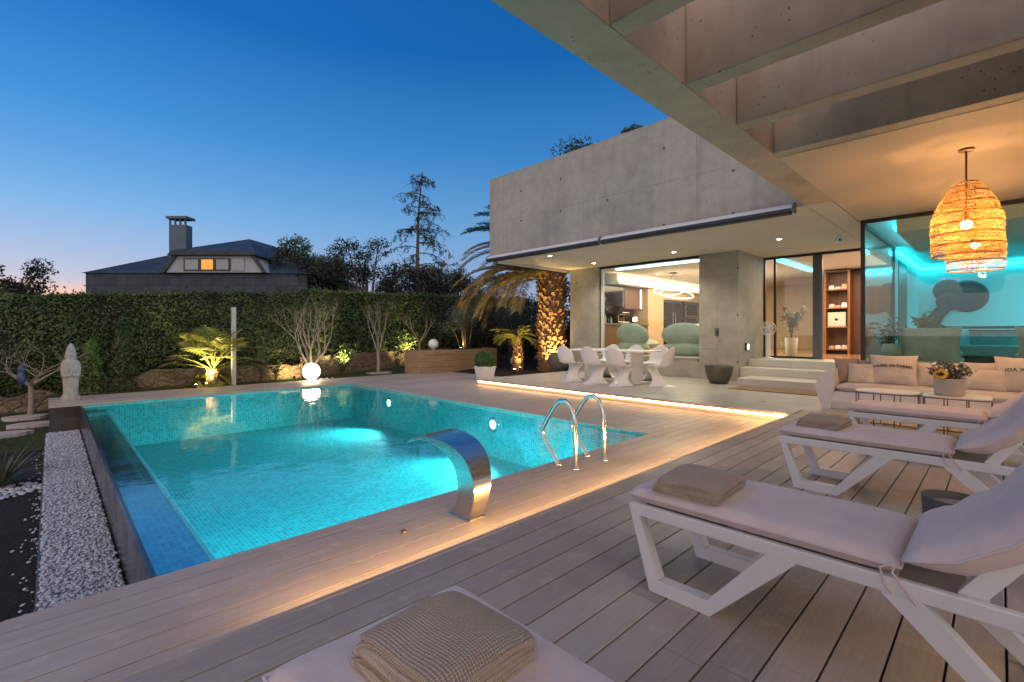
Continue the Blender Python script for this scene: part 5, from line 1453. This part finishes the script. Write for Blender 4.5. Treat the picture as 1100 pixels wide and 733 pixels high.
# ------------------------------------------------------------------ palms
def frond(mb, base, az, el, L, droop, rr, leafl, step=.035, w=.018, nseg=12):
    d0 = Vector((math.cos(az)*math.cos(el), math.sin(az)*math.cos(el), math.sin(el))); side = Vector((-math.sin(az), math.cos(az), 0))
    pts = []; p = Vector(base); e = el
    for i in range(nseg+1):
        pts.append(p.copy()); e -= droop/nseg*(.5+i/nseg)
        p = p + Vector((math.cos(az)*math.cos(e), math.sin(az)*math.cos(e), math.sin(e)))*L/nseg
    mb.tube([tuple(q) for q in pts], [.028*(1-i/(nseg+1))+.005 for i in range(nseg+1)], 5, False)
    n = int(L*.86/step)
    for k in range(n):
        f = .14+.86*k/n; x = f*nseg; i = min(nseg-1,int(x)); q = pts[i].lerp(pts[i+1], x-i); tg = (pts[i+1]-pts[i]).normalized(); nr = side.cross(tg)
        if nr.z < 0: nr = -nr
        ll = leafl*(.55+.9*math.sin(PI*min(1,f*.95)))*.75*rr.uniform(.85,1.1)
        for s in (-1,1):
            dr = (side*s*.85 + tg*.65 + nr*rr.uniform(.15,.4)).normalized()
            tipp = q + dr*ll + Vector((0,0,-.22*ll)); mid = q + dr*ll*.5
            wv = tg*w
            mb.add([tuple(q-wv*.4), tuple(mid-wv), tuple(tipp), tuple(mid+wv), tuple(q+wv*.4)], [(0,1,2,3,4)])
def boot_trunk(mb, h, r0, r1, rows, per, size, seed):
    rr = random.Random(seed)
    mb.tube([(0,0,-.1),(0,0,h*.5),(0,0,h)], [r0*.86,(r0+r1)/2*.86,r1*.86], 16)
    for j in range(rows):
        z = h*(j+.2)/rows; r = (r0+(r1-r0)*z/h)*.86
        for k in range(per):
            
            if rr.random() < .06: continue
            a = 2*PI*(k+.5*(j%2))/per + rr.uniform(-.14,.14); ca, sa = math.cos(a), math.sin(a)
            T_ = Vector((-sa,ca,0)); N_ = Vector((ca,sa,0)); c = N_*r + Vector((0,0,z)); s = size*rr.uniform(.6,1.35)
            o = N_*s*rr.uniform(.55,.95)+Vector((0,0,s*.55))
            a0 = c-T_*s*.62-Vector((0,0,s*.5)); a1 = c+T_*s*.62-Vector((0,0,s*.5)); b0 = c+o-T_*s*.30; b1 = c+o+T_*s*.30; t0 = c+o*.75+Vector((0,0,s*.35))
            mb.add([tuple(a0),tuple(a1),tuple(b1),tuple(b0),tuple(t0),tuple(c+Vector((0,0,s*.3)))], [(0,1,2,3),(3,2,4),(1,5,4,2),(0,3,4,5)])
def big_palm():
    t = thing('date_palm', 'stout date palm with thick lit trunk and long arching fronds beside the house', 'palm', (11.75,10.25,-.12))
    mb = MB(); boot_trunk(mb, 3.3, .40, .50, 26, 15, .135, 4); mb.build('trunk', M['palm_trunk'], t)
    rr = random.Random(8); lo = MB(); hi = MB()
    for k in range(34):
        az = rr.uniform(0,2*PI)
        if math.sin(az) < -.12: continue
        frond(lo, (.25*math.cos(az),.25*math.sin(az),3.15+rr.uniform(0,.3)), az, rr.uniform(.25,.75), rr.uniform(2.6,3.4), rr.uniform(1.3,1.9), rr, .42)
    for az in (1.95,2.05,2.15,2.25,2.38,2.46,2.54,2.62,2.72,2.82,2.95,3.1,1.8,3.25,3.5):
        frond(lo, (.25*math.cos(az),.25*math.sin(az),3.05), az, rr.uniform(.0,.5), rr.uniform(2.6,3.5), rr.uniform(1.1,1.75), rr, .48)
    for k in range(44):
        az = rr.uniform(0,2*PI)
        if math.sin(az) < -.05: continue
        frond(hi, (.15*math.cos(az),.15*math.sin(az),3.45+rr.uniform(0,.2)), az, rr.uniform(.75,1.25), rr.uniform(2.5,3.3), rr.uniform(.9,1.4), rr, .42)
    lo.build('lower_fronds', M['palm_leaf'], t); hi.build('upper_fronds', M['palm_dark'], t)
big_palm()
def small_palm():
    t = thing('young_palm', 'young palm with leaning trunk and short bright crown left of the big palm', 'palm', (11.25,11.3,-.12))
    mb = MB(); boot_trunk(mb, 1.15, .17, .14, 14, 9, .075, 6); mb.build('trunk', M['palm_trunk'], t)
    rr = random.Random(18); fm = MB()
    for k in range(24):
        az = rr.uniform(0,2*PI); frond(fm, (.05*math.cos(az),.05*math.sin(az),1.12), az, rr.uniform(-.05,.95), rr.uniform(.7,1.0), rr.uniform(.7,1.3), rr, .26, .028, .014)
    fm.build('fronds', M['fan_leaf'], t)
small_palm()
def fan_leaf(mb, base, az, el, L, rad, rr, n=19):
    d = Vector((math.cos(az)*math.cos(el), math.sin(az)*math.cos(el), math.sin(el))); c = Vector(base)+d*L
    mb.tube([tuple(base), tuple(Vector(base).lerp(c,.5)+Vector((0,0,.04))), tuple(c)], [.014,.01,.007], 5, False)
    s = Vector((-math.sin(az),math.cos(az),0)); nr = s.cross(d)
    if nr.z < 0: nr = -nr
    ax = (d*.75-Vector((0,0,.35))).normalized()
    for k in range(n):
        a = (k/(n-1)-.5)*R(250); v = (ax*math.cos(a)+s*math.sin(a)+nr*.12).normalized(); w = rad*.075
        pv = v.cross(nr).normalized(); ll = rad*rr.uniform(.85,1.05)
        m_ = c+v*ll*.55; tp = c+v*ll+Vector((0,0,-.10*ll-rr.uniform(0,.08)*ll))
        mb.add([tuple(c), tuple(m_-pv*w+nr*.012), tuple(tp), tuple(m_+pv*w+nr*.012)], [(0,1,2,3)])
def fan_palm():
    t = thing('fan_palm', 'low fan palm lit yellow green by a lamp at its base behind the pool', 'palm', (2.78,13.15,-.17))
    mb = MB(); boot_trunk(mb, .45, .13, .11, 7, 9, .06, 16); mb.build('trunk', M['palm_trunk'], t)
    rr = random.Random(28); fm = MB()
    for k in range(14):
        az = rr.uniform(0,2*PI); fan_leaf(fm, (0,0,.36), az, rr.uniform(-.75,-.2), rr.uniform(.3,.5), rr.uniform(.24,.32), rr)
    for k in range(32):
        az = rr.uniform(0,2*PI); fan_leaf(fm, (0,0,.42), az, rr.uniform(-.05,1.45), rr.uniform(.5,1.0), rr.uniform(.32,.42), rr)
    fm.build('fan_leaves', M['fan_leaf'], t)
fan_palm()

# shrubs in front of the wall, some lit from inside
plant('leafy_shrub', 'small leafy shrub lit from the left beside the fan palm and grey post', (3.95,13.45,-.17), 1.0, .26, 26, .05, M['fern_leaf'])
plant('leafy_shrub', 'low green shrub in front of the stone wall left of the globe lamp', (4.35,13.6,-.17), .62, .24, 20, .045, M['fern_leaf'])
plant('leafy_shrub', 'dark low shrub at the stone wall right of the big bare tree', (6.25,13.75,-.17), .6, .22, 20, .045, M['mid_leaf'])
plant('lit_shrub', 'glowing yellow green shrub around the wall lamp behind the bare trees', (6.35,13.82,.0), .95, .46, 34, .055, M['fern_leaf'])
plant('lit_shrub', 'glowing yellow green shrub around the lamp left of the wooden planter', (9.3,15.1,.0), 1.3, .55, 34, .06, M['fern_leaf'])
def spiky(name, lab, loc, n, L, seed):
    rr = random.Random(seed); t = thing(name, lab, 'plant', loc); mb = MB()
    for k in range(n):
        az = rr.uniform(0,2*PI); el = rr.uniform(.35,1.35); l = L*rr.uniform(.7,1.1); s = Vector((-math.sin(az),math.cos(az),0)); pts = []
        p = Vector((0,0,0)); e = el
        for i in range(5):
            pts.append(p.copy()); p = p+Vector((math.cos(az)*math.cos(e),math.sin(az)*math.cos(e),math.sin(e)))*l/4; e -= .14
        w = [.012,.016,.013,.008,.001]
        mb.add([tuple(q-s*w[i]) for i, q in enumerate(pts)]+[tuple(q+s*w[i]) for i, q in enumerate(pts)], [(i,i+1,6+i,5+i) for i in range(4)])
    mb.build('leaf_rosette', M['agave'], t); return t
spiky('yucca', 'spiky rosette plant on the dark mulch at the left edge', (-.42,8.35,ZG-.03), 70, .62, 4)
def pebble_ring(lab, loc, r, n, seed):
    rr = random.Random(seed); mb = MB()
    for k in range(n):
        a = rr.uniform(0,2*PI); q = r*math.sqrt(rr.random()); s = rr.uniform(.018,.035)
        mb.sphere((q*math.cos(a),q*math.sin(a),s*.3), s, 7, 5, .5)
    o = mb.build('pebble_ring', M['pebble'], None); o.location = loc; tag(o, lab, 'pebbles', kind='stuff')
pebble_ring('patch of white pebbles round the spiky plant on the left', (-.35,8.1,ZG-.04), .32, 170, 5)
# stepping stones
for x, y, z, rx, ry, lb in ((-.35,13.1,-.50,.34,.22,'pale round stone slab at the foot of the low bare tree on the left'),(-.22,12.35,-.55,.36,.20,'pale stepping stone in the grass just below the low bare tree'),(-.62,11.75,-.59,.40,.2,'pale stepping stone in the grass at the left edge'),
                            (7.5,13.80,-.165,.42,.30,'white stone ring around the foot of the smaller bare tree'),(8.6,13.2,-.165,.34,.2,'flat stepping stone left of the wooden planter')):
    rr = random.Random(int(x*100)); mb = MB(); mb.prism([(rx*math.cos(a*2*PI/20)*rr.uniform(.92,1.05), ry*math.sin(a*2*PI/20)*rr.uniform(.92,1.05)) for a in range(20)], 'z', -.03, .035)
    o = mb.build('stepping_stone', M['white_stone'], None, bevel=.01); o.location = (x,y,z); tag(o, lb, 'stepping stone', 'stepping stones in the lawn')
t = thing('pebble_heap', 'small row of white stones beside the globe lamp', 'stones', (5.35,12.95,-.15)); rr = random.Random(2)
for k in range(12):
    mb = MB(); mb.sphere((rr.uniform(-.25,.3),rr.uniform(-.06,.08),.02), rr.uniform(.02,.04), 9, 6, .6); mb.build('stone', M['pebble'], t)

# garden lamps
def garden_spot(lab, loc, d, e, col=(1,.66,.24), parent=None):
    t = thing('garden_spotlight', lab, 'garden lamp', loc, 0, 'small spotlights in the garden')
    d = Vector(d).normalized()
    mb = MB(); mb.tube([(0,0,-.06),(0,0,.02)], .008, 6); mb.build('stake', M['black'], t)
    mb = MB(); mb.tube([tuple(d*-.03+Vector((0,0,.04))), tuple(d*.04+Vector((0,0,.04)))], [.028,.036], 12); mb.build('head', M['black'], t)
    mb = MB(); mb.tube([tuple(d*.041+Vector((0,0,.04))), tuple(d*.045+Vector((0,0,.04)))], .030, 12); mb.build('lens', M['spot_lens'], t)
    s = light('garden_beam', 'SPOT', tuple(Vector(loc)+d*.06+Vector((0,0,.04))), e, col, .03, None, t, R(110), .8); aim(s, d)
garden_spot('small spotlight at the foot of the fan palm', (2.62,12.92,-.13), (.12,.12,1), 130, (1,.78,.28))
garden_spot('small spotlight on the pool edge in front of the fan palm', (2.35,12.75,-.125), (.35,.40,.75), 70, (1,.80,.30))  # added lamp, brightens the fan palm from the front
garden_spot('small spotlight at the foot of the big date palm trunk', (11.30,9.66,-.05), (.22,.30,1), 230, (1,.60,.20))
garden_spot('small spotlight on the planting bed aimed up at the drooping palm fronds', (10.35,10.55,-.08), (.02,.12,1), 210, (1,.68,.26))  # second palm lamp, added to light the low fronds
garden_spot('small spotlight at the foot of the young palm', (11.0,10.95,-.08), (.2,.3,1), 26)
garden_spot('small spotlight among the leaves behind the two bare trees', (6.3,13.5,.18), (.05,.75,.55), 110, (1,.80,.30))
garden_spot('small spotlight among the leaves left of the wooden planter', (9.35,14.6,.45), (0,.8,.3), 150, (1,.80,.30))
garden_spot('small spotlight by the olive trunk behind the planter', (10.75,13.75,.5), (.3,.3,1), 25)
garden_spot('small spotlight on the lawn behind the globe lamp', (4.7,13.25,-.12), (.1,.8,.45), 60, (1,.72,.30))
t = thing('globe_lamp', 'glowing round globe lamp on the far edge of the pool', 'globe lamp', (4.95,12.72,ZC))
mb = MB(); mb.lathe([(.07,0),(.07,.02),(.05,.03)], 18); mb.build('foot', M['white'], t)
mb = MB(); mb.sphere((0,0,.24), .22, 28, 18); mb.build('globe', M['globe'], t)
t = thing('ball_ornament', 'white unlit ball lamp standing on the wooden planter', 'globe lamp', (8.85,12.75,.59))
mb = MB(); mb.lathe([(.06,0),(.06,.02)], 16); mb.build('foot', M['white'], t)
mb = MB(); mb.sphere((0,0,.175), .165, 24, 16); mb.build('globe', M['white'], t)
t = thing('ball_ornament', 'pale unlit ball lamp on the ground between planter and young palm', 'globe lamp', (12.2,12.4,-.1))
mb = MB(); mb.lathe([(.06,0),(.06,.02)], 16); mb.build('foot', M['white'], t)
mb = MB(); mb.sphere((0,0,.19), .18, 24, 16); mb.build('globe', M['white'], t)
# grey post
t = thing('shower_post', 'plain grey square post standing behind the far edge of the pool', 'post', (3.17,12.92,-.15))
mb = MB(); mb.box(-.045,-.045,0,.045,.045,1.90); mb.build('shaft', M['white_stone'], t, bevel=.006)
mb = MB(); mb.box(-.09,-.09,0,.09,.09,.015); mb.build('foot_plate', M['frame_grey'], t)
# wooden planter
t = thing('wooden_planter', 'long low planter clad in pale wooden boards behind the terrace', 'planter', (9.68,12.8,ZC))
for k in range(4):
    mb = MB(); z = ZC+.004+k*.18; mb.box(8.07,12.39,z,11.30,12.415,z+.174); mb.box(8.07,12.416,z,8.095,13.2,z+.174); mb.box(11.275,12.416,z,11.30,13.2,z+.174)
    mb.build('board', M['planter_wood'], t, True, bevel=.003)
mb = MB(); mb.box(8.10,12.42,ZC,11.27,13.2,.57); mb.build('soil_filling', M['soil'], t, True)
# box ball in a white pot
t = thing('potted_box_ball', 'clipped box ball in a tapered white square pot at the end of the light strip', 'potted plant', (8.45,9.75,ZC))
mb = MB(); a, b_ = .16, .215
mb.add([(-a,-a,0),(a,-a,0),(a,a,0),(-a,a,0),(-b_,-b_,.36),(b_,-b_,.36),(b_,b_,.36),(-b_,b_,.36)], [(3,2,1,0),(0,1,5,4),(1,2,6,5),(2,3,7,6),(3,0,4,7),(4,5,6,7)])
mb.build('square_pot', M['white_pot'], t, bevel=.008)
mb = MB(); mb.sphere((0,0,.52), .25, 18, 12); ball = mb.build('inner_ball', M['hedge_core'], t)
P, d = blob_pts(5200, (0,0,.52), (.285,.285,.27), .9); leaves('foliage', M['box_leaf'], P, .019, .5, d, .7, t)
# dead bark chips and low stones near the palm foot are part of the bed; statue on the far pool edge
def statue():
    t = thing('stone_statue', 'pale carved stone statue of a robed figure on the far left corner of the pool', 'statue', (.27,12.2,ZC))
    mb = MB()
    secs = [(.0,.185,.15),(.05,.18,.145),(.09,.155,.13),(.12,.135,.115),(.22,.14,.115),(.35,.15,.12),(.48,.16,.12),(.58,.168,.125),(.66,.17,.125),(.72,.16,.12),(.755,.13,.11),(.775,.10,.09)]
    n = 32
    def rr_(a, z, sx, sy):
        ca, sa = math.cos(a), math.sin(a)
        q = (abs(ca)**2.6+abs(sa)**2.6)**(-1/2.6)
        f = 1 + .05*math.sin(a*9+z*4)*(1 if z < .6 else .3)
        if z < .13 : f += .05*math.cos(a*4)
        # hollow between arms in front (towards -y)
        if .25 < z < .62 and sa < -.5: f -= .10*math.sin((z-.25)/.37*PI)*(1-abs(ca)*1.2 if abs(ca) < .8 else 0)
        return (sx*q*ca*f, sy*q*sa*f, z)
    vs = [rr_(2*PI*k/n, z, sx, sy) for z, sx, sy in secs for k in range(n)]
    mb.add(vs, [(i*n+k,i*n+(k+1)%n,(i+1)*n+(k+1)%n,(i+1)*n+k) for i in range(len(secs)-1) for k in range(n)], True)
    # hood and head
    mb.lathe([(.105,.755),(.112,.79),(.110,.84),(.10,.91),(.08,.98),(.05,1.035),(.022,1.065),(1e-3,1.075)], 24, (0,0,0), 1, .95)
    mb.build('figure', M['statue'], t)
    mb = MB(); mb.sphere((0,-.058,.85), .062, 16, 12, 1.25); mb.tube([(0,-.116,.875),(0,-.130,.848),(0,-.118,.838)], [.008,.014,.008], 8); mb.build('face', M['statue'], t)
    for s in (-1,1):
        mb = MB(); mb.tube([(s*.135,.0,.70),(s*.15,-.03,.58),(s*.135,-.075,.47),(s*.075,-.115,.46),(s*.02,-.13,.49)], [.045,.048,.05,.042,.03], 10); mb.build('sleeve', M['statue'], t)
    mb = MB(); mb.tube([(-.02,-.135,.46),(0,-.145,.52),(0,-.14,.59)], [.028,.03,.01], 10); mb.build('joined_hands', M['statue'], t)
statue()
bpy.data.objects['stone_statue'].scale = (.74,.78,1)
bpy.data.objects['blue_ornament'].scale = (.62,.62,.82)

# ------------------------------------------------------------------ neighbour house beyond the hedge (faces the camera diagonal)
def neighbour():
    W0 = 26.0
    base = FWD*W0 + RGT*(-17.0); base.z = -.8
    t = thing('slate_house', 'dark slate house with one lit dormer window and a tall chimney beyond the hedge', 'house', tuple(base))
    t.rotation_euler.z = math.atan2(RGT.y, RGT.x)
    def X(px, w): return (px-550)/510*w + 17.0
    def Z(py, w): return 1.15+(357-py)/510*w + .8
    # slate faced walls
    mb = MB(); xl, xr = X(92,26), X(330,26); ze = Z(293.5,26)
    mb.box(xl,0,0,xr,9,ze); mb.build('slate_wall', M['slate'], t)
    # hipped roof
    pk = (X(268,30), 4.0, Z(257,30))
    el, er, bl, br = (xl-.15,-.12,ze), (xr+.25,-.12,ze-.05), (xl-.15,9.2,ze), (xr+.2,9.2,ze)
    mb = MB(); mid = (X(187,28.0), 2.0, Z(270,28.0)); rb = (X(305,31),5.2,Z(272,31))
    pk2 = (pk[0]+.6, 6.0, pk[2]-.1)
    mb.add([el,er,br,bl,pk,pk2], [(0,1,4),(1,2,5,4),(2,3,5),(3,0,4,5)])
    mb.build('roof', M['slate'], t)
    # dormer: white gable wall, overhanging slate top
    y0 = -.25; zb, zt = Z(293,25.8), Z(274.5,25.8)
    dx0, dx1, dx2, dx3 = X(174,25.8), X(190,25.8), X(272,25.8), X(288,25.8)
    mb = MB(); mb.prism([(dx0,zb),(dx3,zb),(dx2,zt),(dx1,zt)], 'y', y0, 2.6); dw = mb.build('dormer_wall', M['neigh_white'], t)
    mb = MB(); mb.add([(dx1-.35,y0-.25,zt-.02),(dx2+.3,y0-.25,zt-.02),(dx2+.25,y0-.25,zt+.22),(dx1-.1,y0-.25,zt+.22),pk,(dx1+.4,3.4,zt+.75),(dx1-.35,3,zt-.02),(dx2+.3,3,zt-.02)],
        [(0,1,2,3),(3,2,4,5),(0,3,5,6),(1,7,4,2),(0,6,7,1)]); mb.build('dormer_roof', M['slate'], t)
    for s_, (p, q) in enumerate(((dx0,dx1),(dx3,dx2))):
        mb = MB(); mb.prism([(p-.05,zb),(p+(.25 if s_ == 0 else -.25),zb),(q+(.1 if s_ == 0 else -.1),zt),(q-.15 if s_ == 0 else q+.15,zt)], 'y', y0-.10, y0-.003); mb.build('verge_board', M['slate'], t)
    wz0, wz1 = Z(291,25.7), Z(277.5,25.7)
    edges = [X(p,25.7) for p in (197,214.5,230.5,247)]
    mb = MB(); mb.box(edges[0],y0-.05,wz0,edges[3],y0-.003,wz1); wf = mb.build('window_frame', M['frame'], t)
    for k in range(3):
        mb = MB(); mb.box(edges[k]+.09,y0-.06,wz0+.07,edges[k+1]-.09,y0-.051,wz1-.07)
        mb.build('lit_pane' if k == 1 else 'shutter', M['win_lit'] if k == 1 else M['neigh_white'], wf)
    mb = MB(); mb.box(X(249,25.7),y0-.05,wz0,X(262,25.7),y0-.003,wz1); mb.build('shutter', M['neigh_white'], t)
    # chimney with a slotted cap
    mb = MB(); c0, c1 = X(185.5,27.5), X(203.5,27.5); zc = Z(236.5,27.5)
    mb.box(c0,1.2,ze-.5,c1,1.75,zc-.34); 
    n = 4; w_ = (c1-c0)
    for k in range(n):
        xx = c0 + (w_-.10)*k/(n-1); mb.box(xx,1.2,zc-.34,xx+.09,1.28,zc)
    ch_ = mb.build('chimney', M['chim'], t)
    mb = MB(); mb.box(c0-.10,1.08,zc,c1+.10,1.87,zc+.14); mb.build('chimney_cap', M['chim'], ch_)
neighbour()

# ------------------------------------------------------------------ render settings
sc.view_settings.view_transform = 'Standard'; sc.view_settings.look = 'None'
sc.view_settings.exposure = 0.65; sc.view_settings.gamma = 1
sc.render.engine = 'CYCLES'
cy = sc.cycles
cy.use_denoising = True; cy.denoiser = 'OPENIMAGEDENOISE'
cy.max_bounces = 7; cy.diffuse_bounces = 4; cy.glossy_bounces = 4; cy.transparent_max_bounces = 12; cy.transmission_bounces = 4
cy.caustics_reflective = False; cy.caustics_refractive = False
cy.sample_clamp_indirect = 5; cy.sample_clamp_direct = 0
cy.use_adaptive_sampling = True; cy.adaptive_threshold = .012
